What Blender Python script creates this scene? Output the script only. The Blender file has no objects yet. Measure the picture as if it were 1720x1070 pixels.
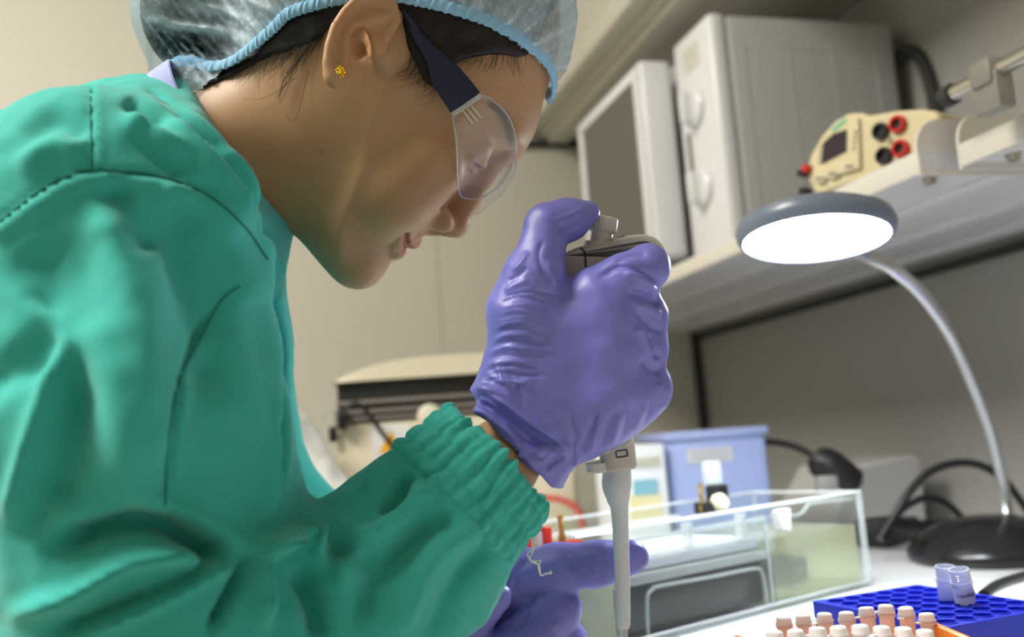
import bpy, bmesh, math, random
import numpy as np
from mathutils import Vector, Matrix

random.seed(7)
RNG = np.random.default_rng(7)
scene = bpy.context.scene
COL = scene.collection

# ------------------------------------------------------------------ camera
FPX = 1600.0                                   # focal length in pixels of the 1720 x 1070 frame
ZB = 0.80                                      # bench top height
PITCH, ROLL = math.radians(7.4), math.radians(4.3)
CAM = np.array([0.0, 0.0, ZB + 0.17])
FWD = np.array([0.0, math.cos(PITCH), math.sin(PITCH)])
_r0 = np.array([1.0, 0.0, 0.0]); _u0 = np.array([0.0, -math.sin(PITCH), math.cos(PITCH)])
RGT = math.cos(ROLL) * _r0 - math.sin(ROLL) * _u0
UPV = math.sin(ROLL) * _r0 + math.cos(ROLL) * _u0
cam_data = bpy.data.cameras.new('camera')
cam = bpy.data.objects.new('camera', cam_data); COL.objects.link(cam)
cam_data.sensor_width = 36.0
cam_data.lens = 36.0 * FPX / 1720.0
cam_data.clip_start = 0.02; cam_data.clip_end = 50
cam_data.dof.use_dof = True
cam_data.dof.focus_distance = 0.545
cam_data.dof.aperture_fstop = 5.0
cam.matrix_world = Matrix(((RGT[0], UPV[0], -FWD[0], CAM[0]), (RGT[1], UPV[1], -FWD[1], CAM[1]),
                           (RGT[2], UPV[2], -FWD[2], CAM[2]), (0, 0, 0, 1)))
scene.camera = cam

# ------------------------------------------------------------------ world, room lights, exposure
world = bpy.data.worlds.new('room_air'); scene.world = world
world.use_nodes = True
world.node_tree.nodes['Background'].inputs[0].default_value = (0.9, 0.92, 1.0, 1)
world.node_tree.nodes['Background'].inputs[1].default_value = 0.05
scene.view_settings.view_transform = 'Standard'
scene.view_settings.look = 'None'
scene.view_settings.gamma = 1.0
scene.view_settings.use_curve_mapping = False
scene.view_settings.exposure = 0.08
scene.cycles.transparent_max_bounces = 28
scene.cycles.max_bounces = 9

def area_light(name, loc, target, sx, sy, power, color):
    l = bpy.data.lights.new(name, 'AREA'); l.shape = 'RECTANGLE'; l.size = sx; l.size_y = sy
    l.energy = power; l.color = color
    o = bpy.data.objects.new(name, l); COL.objects.link(o); o.location = loc
    d = Vector(target) - Vector(loc)
    o.rotation_euler = d.to_track_quat('-Z', 'Y').to_euler()
    return o
# fluorescent ceiling fixtures of the room (out of frame), the last one added as fill
LCOL = (1.0, 0.955, 0.87)
area_light('ceiling_light_near', (-1.45, 0.10, 2.58), (-1.45, 0.10, 0), 1.2, 0.6, 84, LCOL)
area_light('ceiling_light_far', (-0.85, 0.95, 2.58), (-0.85, 0.95, 0), 1.2, 0.6, 4, LCOL)
area_light('ceiling_fill_behind', (-0.55, -1.25, 2.58), (-0.55, -1.25, 0), 1.2, 0.6, 3, LCOL)

# ------------------------------------------------------------------ placing helpers
def W(px, py, d):
    """world point seen at a pixel of the photo, d metres along the view axis"""
    return CAM + d * (FWD + RGT * (px - 860) / FPX + UPV * (535 - py) / FPX)
def WZ(px, py, z):
    v = W(px, py, 1.0) - CAM
    return CAM + v * (z - CAM[2]) / v[2]
def to_px(V):
    v = V - CAM; d = v @ FWD
    return FPX * (v @ RGT) / d + 860, 535 - FPX * (v @ UPV) / d, d

def tag(o, label=None, cat=None, group=None, kind=None):
    if label: o['label'] = label
    if cat: o['category'] = cat
    if group: o['group'] = group
    if kind: o['kind'] = kind
    return o
def empty(name, loc=(0, 0, 0), rz=0.0):
    o = bpy.data.objects.new(name, None); COL.objects.link(o)
    o.location = loc; o.rotation_euler = (0, 0, rz); o.empty_display_size = 0.02
    return o
def link(name, me, mat=None, parent=None, smooth=False):
    o = bpy.data.objects.new(name, me); COL.objects.link(o)
    if mat is not None and not me.materials: me.materials.append(mat)
    if smooth:
        me.polygons.foreach_set('use_smooth', np.ones(len(me.polygons), dtype=bool))
    if parent is not None: o.parent = parent
    return o
def np_mesh(name, verts, faces):
    me = bpy.data.meshes.new(name)
    faces = np.asarray(faces, dtype=np.int32); n = faces.shape[1]
    me.vertices.add(len(verts)); me.vertices.foreach_set('co', np.asarray(verts, dtype=np.float32).ravel())
    me.loops.add(faces.size); me.loops.foreach_set('vertex_index', faces.ravel())
    me.polygons.add(len(faces)); me.polygons.foreach_set('loop_start', np.arange(0, faces.size, n, dtype=np.int32))
    me.update(calc_edges=True); me.validate()
    return me

# bmesh shapes ------------------------------------------------------
class MB:
    """collects shapes into one mesh (one part)"""
    def __init__(s): s.bm = bmesh.new()
    def box(s, c, size, rot=None, bevel=0.0, seg=2):
        r = bmesh.ops.create_cube(s.bm, size=1.0)
        vs = r['verts']
        M = Matrix.Diagonal((*size, 1))
        bmesh.ops.transform(s.bm, matrix=M, verts=vs)
        if bevel > 0:
            es = list({e for v in vs for e in v.link_edges})
            b = bmesh.ops.bevel(s.bm, geom=es, offset=bevel, segments=seg, affect='EDGES', profile=0.5)
            vs = list({v for f in b['faces'] for v in f.verts} | {v for v in vs if v.is_valid})
        M = Matrix.Translation(Vector(c)) @ (rot.to_4x4() if rot is not None else Matrix())
        bmesh.ops.transform(s.bm, matrix=M, verts=vs)
        return s
    def lathe(s, prof, n=32, M=None, cap=True):
        """prof: list of (r, z); spun round z"""
        rings = []
        for r, z in prof:
            ring = [s.bm.verts.new((r * math.cos(2 * math.pi * i / n), r * math.sin(2 * math.pi * i / n), z)) for i in range(n)]
            if M is not None:
                for v in ring: v.co = M @ v.co
            rings.append(ring)
        for a, b in zip(rings[:-1], rings[1:]):
            for i in range(n):
                s.bm.faces.new((a[i], a[(i + 1) % n], b[(i + 1) % n], b[i]))
        if cap:
            s.bm.faces.new(list(reversed(rings[0]))); s.bm.faces.new(rings[-1])
        return s
    def tube(s, pts, r, n=8, cap=True):
        pts = [Vector(p) for p in pts]
        rr = r if hasattr(r, '__len__') else [r] * len(pts)
        rings = []; up = None
        for i, p in enumerate(pts):
            t = (pts[min(i + 1, len(pts) - 1)] - pts[max(i - 1, 0)]).normalized()
            if up is None:
                up = t.orthogonal().normalized()
            else:
                up = (up - t * up.dot(t)).normalized()
            b = t.cross(up)
            q_ = float(rr[i]); rings.append([s.bm.verts.new(p + q_ * (math.cos(2 * math.pi * k / n) * up + math.sin(2 * math.pi * k / n) * b)) for k in range(n)])
        for a, b in zip(rings[:-1], rings[1:]):
            for k in range(n):
                s.bm.faces.new((a[k], a[(k + 1) % n], b[(k + 1) % n], b[k]))
        if cap:
            s.bm.faces.new(list(reversed(rings[0]))); s.bm.faces.new(rings[-1])
        return s
    def prism(s, poly, thick, M=None):
        """2-D outline (x, y) extruded along z by thick, centred"""
        a = [s.bm.verts.new((x, y, -thick / 2)) for x, y in poly]
        b = [s.bm.verts.new((x, y, thick / 2)) for x, y in poly]
        n = len(poly)
        s.bm.faces.new(list(reversed(a))); s.bm.faces.new(b)
        for i in range(n): s.bm.faces.new((a[i], a[(i + 1) % n], b[(i + 1) % n], b[i]))
        if M is not None: bmesh.ops.transform(s.bm, matrix=M, verts=a + b)
        return s
    def sphere(s, c, r, M=None, u=20, v=12):
        c = tuple(c)
        q = bmesh.ops.create_uvsphere(s.bm, u_segments=u, v_segments=v, radius=1.0)
        rr = r if hasattr(r, '__len__') else (r, r, r)
        T = Matrix.Translation(Vector(c)) @ (M.to_4x4() if M is not None else Matrix()) @ Matrix.Diagonal((*rr, 1))
        bmesh.ops.transform(s.bm, matrix=T, verts=q['verts'])
        return s
    def build(s, name, mat, parent=None, smooth=True, bevel=0.0, seg=2, angle=35):
        bmesh.ops.recalc_face_normals(s.bm, faces=s.bm.faces)
        me = bpy.data.meshes.new(name); s.bm.to_mesh(me); s.bm.free()
        o = link(name, me, mat, parent)
        if bevel > 0:
            m = o.modifiers.new('bevel', 'BEVEL'); m.width = bevel; m.segments = seg; m.limit_method = 'ANGLE'; m.angle_limit = math.radians(30)
        if smooth:
            me.polygons.foreach_set('use_smooth', np.ones(len(me.polygons), dtype=bool))
            me.set_sharp_from_angle(angle=math.radians(angle))
        return o
def spline(pts, n=8):
    """Catmull-Rom through points (any dimension)"""
    P_ = np.asarray(pts, dtype=float)
    P_ = np.vstack([2 * P_[0] - P_[1], P_, 2 * P_[-1] - P_[-2]])
    out = []
    for i in range(1, len(P_) - 2):
        p0, p1, p2, p3 = P_[i - 1:i + 3]
        for k in range(n):
            t = k / n
            out.append(0.5 * ((2 * p1) + (-p0 + p2) * t + (2 * p0 - 5 * p1 + 4 * p2 - p3) * t * t + (-p0 + 3 * p1 - 3 * p2 + p3) * t ** 3))
    out.append(P_[-2])
    return np.array(out)
def rounded_rect(w, h, r, n=6):
    out = []
    for cx, cy, a0 in ((w / 2 - r, h / 2 - r, 0), (-w / 2 + r, h / 2 - r, 90), (-w / 2 + r, -h / 2 + r, 180), (w / 2 - r, -h / 2 + r, 270)):
        for k in range(n + 1):
            a = math.radians(a0 + 90 * k / n); out.append((cx + r * math.cos(a), cy + r * math.sin(a)))
    return out
def frame_matrix(o, x, y, z):
    return Matrix(((x[0], y[0], z[0], o[0]), (x[1], y[1], z[1], o[1]), (x[2], y[2], z[2], o[2]), (0, 0, 0, 1)))

# ------------------------------------------------------------------ materials
def mat(name, color, rough=0.5, metal=0.0, spec=0.5, noise=0.0, nscale=40.0, bump=0.0, bscale=200.0, sss=0.0, sssr=(1, .4, .25), sssscale=0.005,
        trans=0.0, ior=1.45, emit=None, estr=0.0, sheen=0.0, coat=0.0):
    m = bpy.data.materials.new(name); m.use_nodes = True
    nt = m.node_tree; b = nt.nodes['Principled BSDF']
    c = (*color, 1.0)
    b.inputs['Base Color'].default_value = c
    b.inputs['Roughness'].default_value = rough; b.inputs['Metallic'].default_value = metal
    b.inputs['Specular IOR Level'].default_value = spec; b.inputs['IOR'].default_value = ior
    b.inputs['Transmission Weight'].default_value = trans
    b.inputs['Coat Weight'].default_value = coat
    if sheen: b.inputs['Sheen Weight'].default_value = sheen
    if sss:
        b.inputs['Subsurface Weight'].default_value = sss
        b.inputs['Subsurface Radius'].default_value = sssr
        b.inputs['Subsurface Scale'].default_value = sssscale
    if emit: b.inputs['Emission Color'].default_value = (*emit, 1); b.inputs['Emission Strength'].default_value = estr
    tc = nt.nodes.new('ShaderNodeTexCoord')
    if noise:
        t = nt.nodes.new('ShaderNodeTexNoise'); t.inputs['Scale'].default_value = nscale; t.inputs['Detail'].default_value = 4
        nt.links.new(tc.outputs['Object'], t.inputs['Vector'])
        mx = nt.nodes.new('ShaderNodeMix'); mx.data_type = 'RGBA'
        mx.inputs['A'].default_value = (*[max(0, v * (1 - noise)) for v in color], 1)
        mx.inputs['B'].default_value = (*[min(1, v * (1 + noise)) for v in color], 1)
        nt.links.new(t.outputs['Fac'], mx.inputs['Factor']); nt.links.new(mx.outputs['Result'], b.inputs['Base Color'])
    if bump:
        t = nt.nodes.new('ShaderNodeTexNoise'); t.inputs['Scale'].default_value = bscale; t.inputs['Detail'].default_value = 3
        nt.links.new(tc.outputs['Object'], t.inputs['Vector'])
        bn = nt.nodes.new('ShaderNodeBump'); bn.inputs['Strength'].default_value = bump; bn.inputs['Distance'].default_value = 0.001
        nt.links.new(t.outputs['Fac'], bn.inputs['Height']); nt.links.new(bn.outputs['Normal'], b.inputs['Normal'])
    return m
def clear_mat(name, tint=(0.96, 0.98, 0.98), gloss=0.12, rough=0.03, haze=0.06, hazecol=(0.85, 0.88, 0.9)):
    """thin clear plastic: sees through, mirrors at grazing angles, a little surface haze"""
    m = bpy.data.materials.new(name); m.use_nodes = True; nt = m.node_tree; nt.nodes.clear()
    out = nt.nodes.new('ShaderNodeOutputMaterial')
    tr = nt.nodes.new('ShaderNodeBsdfTransparent'); tr.inputs[0].default_value = (*tint, 1)
    gl = nt.nodes.new('ShaderNodeBsdfGlossy'); gl.inputs['Roughness'].default_value = rough
    df = nt.nodes.new('ShaderNodeBsdfDiffuse'); df.inputs[0].default_value = (*hazecol, 1)
    fr = nt.nodes.new('ShaderNodeLayerWeight'); fr.inputs['Blend'].default_value = 0.5
    pw = nt.nodes.new('ShaderNodeMath'); pw.operation = 'POWER'; pw.inputs[1].default_value = 5.0
    nt.links.new(fr.outputs['Facing'], pw.inputs[0])
    ma = nt.nodes.new('ShaderNodeMath'); ma.operation = 'MULTIPLY_ADD'; ma.inputs[1].default_value = 0.8; ma.inputs[2].default_value = 0.018 + gloss * 0.2
    ma.use_clamp = True
    nt.links.new(pw.outputs[0], ma.inputs[0])
    m1 = nt.nodes.new('ShaderNodeMixShader'); m1.inputs[0].default_value = haze
    nt.links.new(tr.outputs[0], m1.inputs[1]); nt.links.new(df.outputs[0], m1.inputs[2])
    m2 = nt.nodes.new('ShaderNodeMixShader')
    nt.links.new(ma.outputs[0], m2.inputs[0]); nt.links.new(m1.outputs[0], m2.inputs[1]); nt.links.new(gl.outputs[0], m2.inputs[2])
    nt.links.new(m2.outputs[0], out.inputs['Surface'])
    return m

# ------------------------------------------------------------------ implicit-surface modelling
def nrm(v): v = np.asarray(v, float); return v / np.linalg.norm(v)
def sd_cone(P_, a, b, ra, rb):
    a = np.asarray(a, np.float32); ba = np.asarray(b, np.float32) - a
    pa = P_ - a
    t = np.clip(pa @ ba / max(float(ba @ ba), 1e-12), 0, 1)
    d = pa - t[:, None] * ba
    return np.sqrt(np.einsum('ij,ij->i', d, d)) - (ra + (rb - ra) * t)
def sd_ell(P_, c, r, A=None):
    p = P_ - np.asarray(c, np.float32)
    if A is not None: p = p @ np.asarray(A, np.float32).T     # rows of A are the axes
    r = np.asarray(r, np.float32)
    q = p / r; k0 = np.sqrt(np.einsum('ij,ij->i', q, q)); q = q / r
    k1 = np.sqrt(np.einsum('ij,ij->i', q, q)) + 1e-9
    return np.where(k0 < 0.05, -r.min(), k0 * (k0 - 1) / k1)
def smin(a, b, k):
    h = np.maximum(k - np.abs(a - b), 0) / k
    return np.minimum(a, b) - h * h * k * 0.25
def smax(a, b, k): return -smin(-a, -b, k)
def sd_path(P_, pts, rad, k=None):
    d = None
    for i in range(len(pts) - 1):
        e = sd_cone(P_, pts[i], pts[i + 1], rad[i], rad[i + 1])
        d = e if d is None else (np.minimum(d, e) if k is None else smin(d, e, k))
    return d

def mesh_sdf(f, lo, hi, h, B=8, slack=1.0):
    """surface nets on a sparse set of blocks; returns verts, quads"""
    lo = np.asarray(lo, float); hi = np.asarray(hi, float)
    nb = np.maximum(1, np.ceil((hi - lo) / (h * B)).astype(int))
    g = np.stack(np.meshgrid(*[np.arange(n) for n in nb], indexing='ij'), -1).reshape(-1, 3)
    cen = (lo + (g + 0.5) * h * B).astype(np.float32)
    dc = np.concatenate([f(cen[i:i + 200000]) for i in range(0, len(cen), 200000)])
    g = g[np.abs(dc) < h * B * 0.9 * 1.1 * slack + 2 * h]
    s = np.arange(B + 1)
    off = np.stack(np.meshgrid(s, s, s, indexing='ij'), -1).reshape(-1, 3)
    V = np.empty((len(g), (B + 1) ** 3), np.float32)
    step = max(1, 300000 // len(off))
    for i in range(0, len(g), step):
        pts = (g[i:i + step, None, :] * B + off[None]).reshape(-1, 3)
        V[i:i + step] = f((lo + pts * h).astype(np.float32)).reshape(-1, len(off))
    V = V.reshape(-1, B + 1, B + 1, B + 1)
    keep = (V.min(axis=(1, 2, 3)) < 0) & (V.max(axis=(1, 2, 3)) >= 0)
    V = V[keep]; g = g[keep]
    N = nb * B + 2
    inside = V < 0
    c = [(dx, dy, dz) for dx in (0, 1) for dy in (0, 1) for dz in (0, 1)]
    cs = [inside[:, dx:B + dx, dy:B + dy, dz:B + dz] for dx, dy, dz in c]
    cnt = sum(x.astype(np.int8) for x in cs)
    act = (cnt > 0) & (cnt < 8)
    bi, ii, jj, kk = np.nonzero(act)
    vals = np.stack([V[bi, ii + dx, jj + dy, kk + dz] for dx, dy, dz in c], 1)
    cp = np.array(c, np.float32)
    acc = np.zeros((len(bi), 3), np.float32); n = np.zeros(len(bi), np.float32)
    for a in range(8):
        for b in range(a + 1, 8):
            if np.abs(cp[a] - cp[b]).sum() != 1: continue
            va, vb = vals[:, a], vals[:, b]
            x = (va < 0) != (vb < 0)
            t = np.where(x, va / np.where(x, va - vb, 1), 0)[:, None]
            acc += np.where(x[:, None], cp[a] + t * (cp[b] - cp[a]), 0); n += x
    gi = g[bi] * B + np.stack([ii, jj, kk], 1)
    verts = lo + (gi + acc / n[:, None]) * h
    key = (gi[:, 0].astype(np.int64) * N[1] + gi[:, 1]) * N[2] + gi[:, 2]
    order = np.argsort(key); key = key[order]; verts = verts[order]
    gi = gi[order]; v0 = vals[order]
    quads = []
    ci = {p: q for q, p in enumerate(c)}
    strides = np.array([N[1] * N[2], N[2], 1], np.int64)
    for ax in range(3):
        e = [0, 0, 0]; e[ax] = 1
        s0 = v0[:, 0] < 0; s1 = v0[:, ci[tuple(e)]] < 0
        m = np.nonzero(s0 != s1)[0]
        u, w = [(1, 2), (2, 0), (0, 1)][ax]
        k = key[m]
        ids = [k, k - strides[u], k - strides[u] - strides[w], k - strides[w]]
        pos = [np.searchsorted(key, q) for q in ids]
        ok = np.ones(len(m), bool)
        for q, p_ in zip(ids, pos):
            p_[p_ >= len(key)] = 0; ok &= key[p_] == q
        F = np.stack(pos, 1)[ok]; flip = s0[m][ok]
        F[~flip] = F[~flip][:, ::-1]
        quads.append(F)
    quads = np.concatenate(quads)
    return verts, quads
def refine(f, v, eps=2e-4, it=1):
    for _ in range(it):
        n = grad(f, v, eps)
        v = v - n * f(v.astype(np.float32))[:, None]
    return v
def grad(f, v, eps=4e-4):
    v = v.astype(np.float32)
    n = np.stack([f(v + np.eye(3, dtype=np.float32)[a] * eps) - f(v - np.eye(3, dtype=np.float32)[a] * eps) for a in range(3)], 1)
    return n / (np.linalg.norm(n, axis=1, keepdims=True) + 1e-9)
def vert_normals(v, q):
    n = np.zeros_like(v)
    fn = np.cross(v[q[:, 2]] - v[q[:, 0]], v[q[:, 3]] - v[q[:, 1]])
    for a in range(4): np.add.at(n, q[:, a], fn)
    return n / (np.linalg.norm(n, axis=1, keepdims=True) + 1e-12)
def seg_dist(x, y, line):
    """distance in the plane to a polyline, and the side (+ left) of the nearest piece"""
    best = np.full(len(x), 1e9); side = np.zeros(len(x)); tt = np.zeros(len(x))
    L = np.asarray(line, float); nseg = len(L) - 1
    for i in range(nseg):
        ax, ay = L[i]; bx, by = L[i + 1]
        dx, dy = bx - ax, by - ay; l2 = dx * dx + dy * dy + 1e-9
        t = np.clip(((x - ax) * dx + (y - ay) * dy) / l2, 0, 1)
        ex, ey = x - ax - t * dx, y - ay - t * dy
        d = np.hypot(ex, ey); m = d < best
        best[m] = d[m]; side[m] = np.sign(dx * ey - dy * ex)[m]; tt[m] = ((i + t) / nseg)[m]
    return best, side, tt
def sculpt(v, n, strokes, facing=True):
    """strokes: (pixel polyline, width px, height m, mode); mode 'r' round fold, 'g' fine groove, 's' step (one side raised).
    Pushes the surface along its normals, as a sculptor would from the photographed side."""
    px, py, d = to_px(v)
    vd = v - CAM; vd = vd / np.linalg.norm(vd, axis=1, keepdims=True)
    w = np.clip(-(vd * n).sum(1) * 2.5 + 0.3, 0, 1) if facing else 1.0
    disp = np.zeros(len(v))
    for line, wd, ht, mode in strokes:
        L = spline(line, 6)
        box = (px > L[:, 0].min() - 4 * wd) & (px < L[:, 0].max() + 4 * wd) & (py > L[:, 1].min() - 4 * wd) & (py < L[:, 1].max() + 4 * wd)
        idx = np.nonzero(box)[0]
        if not len(idx): continue
        ds, sd, t = seg_dist(px[idx], py[idx], L)
        end = np.clip(np.minimum(t, 1 - t) * 5, 0, 1)
        end = end * end * (3 - 2 * end) if mode != 'G' else 1.0
        if mode in 'rgG': q = ht * np.exp(-(ds / wd) ** 2)
        elif mode == 's':                            # raised lip on the left of the stroke falling away over wd, sharp on the right
            q = ht * np.where(sd > 0, np.exp(-ds / wd), -0.6 * np.exp(-(ds / (wd * 0.35)) ** 2) + np.exp(-ds / (wd * .12)) * 0.6)
        disp[idx] += q * end
    return v + n * (disp * w)[:, None]
def vnoise(P_, scale, seed=0):
    """smooth value noise in -1..1"""
    p = P_ * scale + seed * 17.31
    i = np.floor(p).astype(np.int64); f = p - i; f = f * f * (3 - 2 * f)
    def hsh(a): 
        x = (a[:, 0] * 374761393 + a[:, 1] * 668265263 + a[:, 2] * 2147483647 + seed * 974711) & 0xffffffff
        x = ((x ^ (x >> 13)) * 1274126177) & 0xffffffff
        return ((x ^ (x >> 16)) & 0xffff) / 32767.5 - 1
    out = 0
    for dx in (0, 1):
        for dy in (0, 1):
            for dz in (0, 1):
                w = (f[:, 0] if dx else 1 - f[:, 0]) * (f[:, 1] if dy else 1 - f[:, 1]) * (f[:, 2] if dz else 1 - f[:, 2])
                out = out + w * hsh(i + np.array([dx, dy, dz]))
    return out

# ------------------------------------------------------------------ the room (local frame: x towards the right wall, y along it)
RZ = math.radians(15.29)
NX = np.array([math.cos(RZ), math.sin(RZ), 0]); NY = np.array([-math.sin(RZ), math.cos(RZ), 0])
def RM(x, y, z): return NX * x + NY * y + np.array([0, 0, z])
def room(o):
    o.rotation_euler = (0, 0, RZ); return o
WX, BY = 1.01, 2.05
def wall_material(name, color, panel=None):
    m = mat(name, color, 0.55, noise=0.03, nscale=3.0, bump=0.05, bscale=60)
    return m
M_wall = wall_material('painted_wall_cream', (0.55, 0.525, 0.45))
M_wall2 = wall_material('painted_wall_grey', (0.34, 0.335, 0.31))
M_ceil = mat('ceiling_paint', (0.75, 0.72, 0.64), 0.8)
M_floor = mat('floor_vinyl', (0.42, 0.40, 0.36), 0.4, noise=0.08, nscale=8)
M_bench = mat('white_laminate_bench', (0.80, 0.81, 0.82), 0.25, noise=0.01, nscale=20)
M_white_steel = mat('white_enamel_steel', (0.78, 0.77, 0.75), 0.3)
M_greybeige = mat('grey_beige_panel', (0.50, 0.47, 0.40), 0.5, noise=0.03, nscale=5)
X0, Y0, H = -3.0, -2.6, 2.62
def slab(name, c, s, m, kind='structure', label=None, cat=None):
    o = room(MB().box(c, s).build(name, m, smooth=False))
    return tag(o, label, cat, kind=kind)
slab('floor', ((WX + X0) / 2, (BY + Y0) / 2, -0.05), (WX - X0 + .2, BY - Y0 + .2, 0.1), M_floor)
slab('ceiling', ((WX + X0) / 2, (BY + Y0) / 2, H + 0.05), (WX - X0 + .2, BY - Y0 + .2, 0.1), M_ceil)
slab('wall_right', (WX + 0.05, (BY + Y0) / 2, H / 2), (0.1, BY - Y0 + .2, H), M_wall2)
slab('wall_left', (X0 - 0.05, (BY + Y0) / 2, H / 2), (0.1, BY - Y0 + .2, H), M_wall)
slab('wall_front', ((WX + X0) / 2, Y0 - 0.05, H / 2), (WX - X0, 0.1, H), M_wall)
# back wall made of tall painted panels with fine joints
wb = room(MB().box(((WX + X0) / 2, BY + 0.06, H / 2), (WX - X0, 0.1, H)).build('wall_back', M_greybeige, smooth=False)); tag(wb, kind='structure')
pm = None
edges = [X0, -2.2, -1.2, -0.19, 0.40, WX]
for a, b in zip(edges[:-1], edges[1:]):
    MB().box(((a + b) / 2, BY + 0.005, H / 2), (b - a - 0.0015, 0.012, H), bevel=0.0008, seg=1).build('wall_panel', M_wall, wb, smooth=False)

# overhead box duct along the right wall, bench, shelf
def roomthing(name, x, y, z, label, cat, group=None, rz=0.0):
    o = empty(name, tuple(RM(x, y, z)), RZ + rz); tag(o, label, cat, group); return o
# overhead soffit: face, ledge and underside
so = room(MB().box(((0.66 + WX) / 2, (BY + 0.2) / 2 + .0, 1.90), (WX - 0.66, BY - 0.2, .47), bevel=.004).build('trim_1', M_wall, smooth=False)); tag(so, kind='structure')
t2 = room(MB().box((0.645, (BY + 0.2) / 2, 1.70), (0.05, BY - 0.2, .05), bevel=.012).box((0.70, (BY + .2) / 2, 1.662), (0.05, BY - .2, .02), bevel=.004).build('trim_2', M_wall)); tag(t2, kind='structure')
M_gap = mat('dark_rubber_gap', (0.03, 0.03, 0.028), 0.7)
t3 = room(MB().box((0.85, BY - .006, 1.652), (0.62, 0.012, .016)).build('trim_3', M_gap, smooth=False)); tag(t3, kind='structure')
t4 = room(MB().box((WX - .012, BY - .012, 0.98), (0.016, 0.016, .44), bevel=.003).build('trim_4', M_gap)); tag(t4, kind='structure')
# bench
bench = roomthing('lab_bench', 0.52, 0.9, 0, 'white laminate lab bench running under the wall shelf', 'bench')
BX0 = 0.14
MB().box(((BX0 + WX) / 2 - .52, -.25, ZB - .015), (WX - BX0 - .004, 2.75, .03), bevel=.004).build('worktop', M_bench, bench)
MB().box(((BX0 + WX) / 2 - .50, -.25, ZB - .40), (WX - BX0 - .08, 2.70, .74)).build('cabinet_body', mat('bench_cabinet_grey', (.45, .45, .44), .5), bench, smooth=False)
for k in range(5):
    MB().box((BX0 - .52 + .014, -1.33 + k * .54, ZB - .38), (.02, .52, .66), bevel=.003).build('cabinet_door', mat('bench_door_white', (.7, .7, .69), .4), bench)
# wall shelf in two modules
SZ = 1.20
M_shelf = mat('white_shelf_steel', (0.66, 0.65, 0.67), 0.35)
M_shelf_b = mat('cream_shelf_steel', (0.68, 0.64, 0.57), 0.35)
M_bolt = mat('zinc_bolt', (0.55, 0.50, 0.40), 0.35, metal=1)
def shelf_module(y0, y1, lx, label):
    s = roomthing('wall_shelf', lx, y0, SZ, label, 'shelf', 'shelf modules on the right wall')
    w = WX - lx; ln = y1 - y0
    MB().box((w / 2, ln / 2, .009), (w - .002, ln, .018)).build('board', M_shelf, s, smooth=False)
    for k in range(3):
        MB().box((w * (.28 + .3 * k), ln / 2, -.002), (.03, ln - .01, .006), bevel=.002).build('stiffener', M_shelf, s)
    MB().box((.0035, ln / 2, .007), (.006, ln - .004, .022), bevel=.002).build('front_lip', M_shelf_b, s)
    for yy in (0.002, ln - .002):
        # end plate with a rounded upper front corner
        P2 = [(0, -.006), (w - .004, -.006), (w - .004, .050), (.030, .050)] + [(.030 - .030 * math.sin(a), .020 + .030 * math.cos(a)) for a in np.linspace(.2, math.pi / 2, 7)]
        M = Matrix(((1, 0, 0, 0), (0, 0, 1, yy), (0, 1, 0, 0), (0, 0, 0, 1)))
        MB().prism(P2, .0035, M).build('end_plate', M_shelf_b, s, smooth=False)
    for bx_, by_ in ((.035, .03), (.035, ln - .03), (w - .05, .03)):
        b = MB().lathe([(.008, -.0015), (.008, 0)], 16, Matrix.Translation((bx_, by_, 0)))
        b.lathe([(.0058, -.0065), (.0062, -.0055), (.0062, -.0015)], 6, Matrix.Translation((bx_, by_, 0)))
        b.build('bolt', M_bolt, s, smooth=False)
    return s
shelf_far = shelf_module(0.752, 2.02, 0.620, 'white steel wall shelf module carrying the white microwave oven')
shelf_near = shelf_module(0.02, 0.735, 0.650, 'cream steel wall shelf module with the metal rod, at the right edge')
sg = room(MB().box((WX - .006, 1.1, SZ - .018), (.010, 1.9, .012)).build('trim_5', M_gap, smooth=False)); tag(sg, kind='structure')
# rod on clamp posts, standing on the near module
M_rod = mat('brushed_rod', (0.62, 0.60, 0.55), 0.3, metal=1)
M_clamp = mat('grey_clamp_cast', (0.22, 0.205, 0.175), 0.5)
rodw0 = W(1602, 157, .86); 
rz_top = rodw0[2]
rl = roomthing('support_rod', float(rodw0 @ NX), float(rodw0 @ NY), SZ + .018, 'metal support rod on a grey clamp post above the near shelf', 'rod')
hz = rz_top - SZ - .018
MB().tube([(0, 0, hz), (0, -.62, hz)], .0075, 16).build('rod', M_rod, rl)
MB().tube([(0, .012, hz), (0, 0, hz)], .0098, 16).build('end_cap', M_gap, rl)
for yy in (-.045, -.5):
    MB().box((0, yy, hz / 2), (.018, .030, hz), bevel=.002).box((0, yy, hz), (.026, .026, .024), bevel=.005).build('clamp_post', M_clamp, rl)
# white enclosure at the right edge
wb_ = W(1700, 130, .80)
we = roomthing('white_casing', float(wb_ @ NX) + .10, float(wb_ @ NY) - .12, SZ + .018, 'white plastic casing at the upper right edge behind the metal rod', 'casing')
MB().box((0, 0, .075), (.15, .22, .15), bevel=.014, seg=3).build('casing_body', M_white_steel, we)
MB().box((0, 0, .155), (.12, .19, .012), bevel=.005).build('casing_lid', M_white_steel, we)

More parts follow.
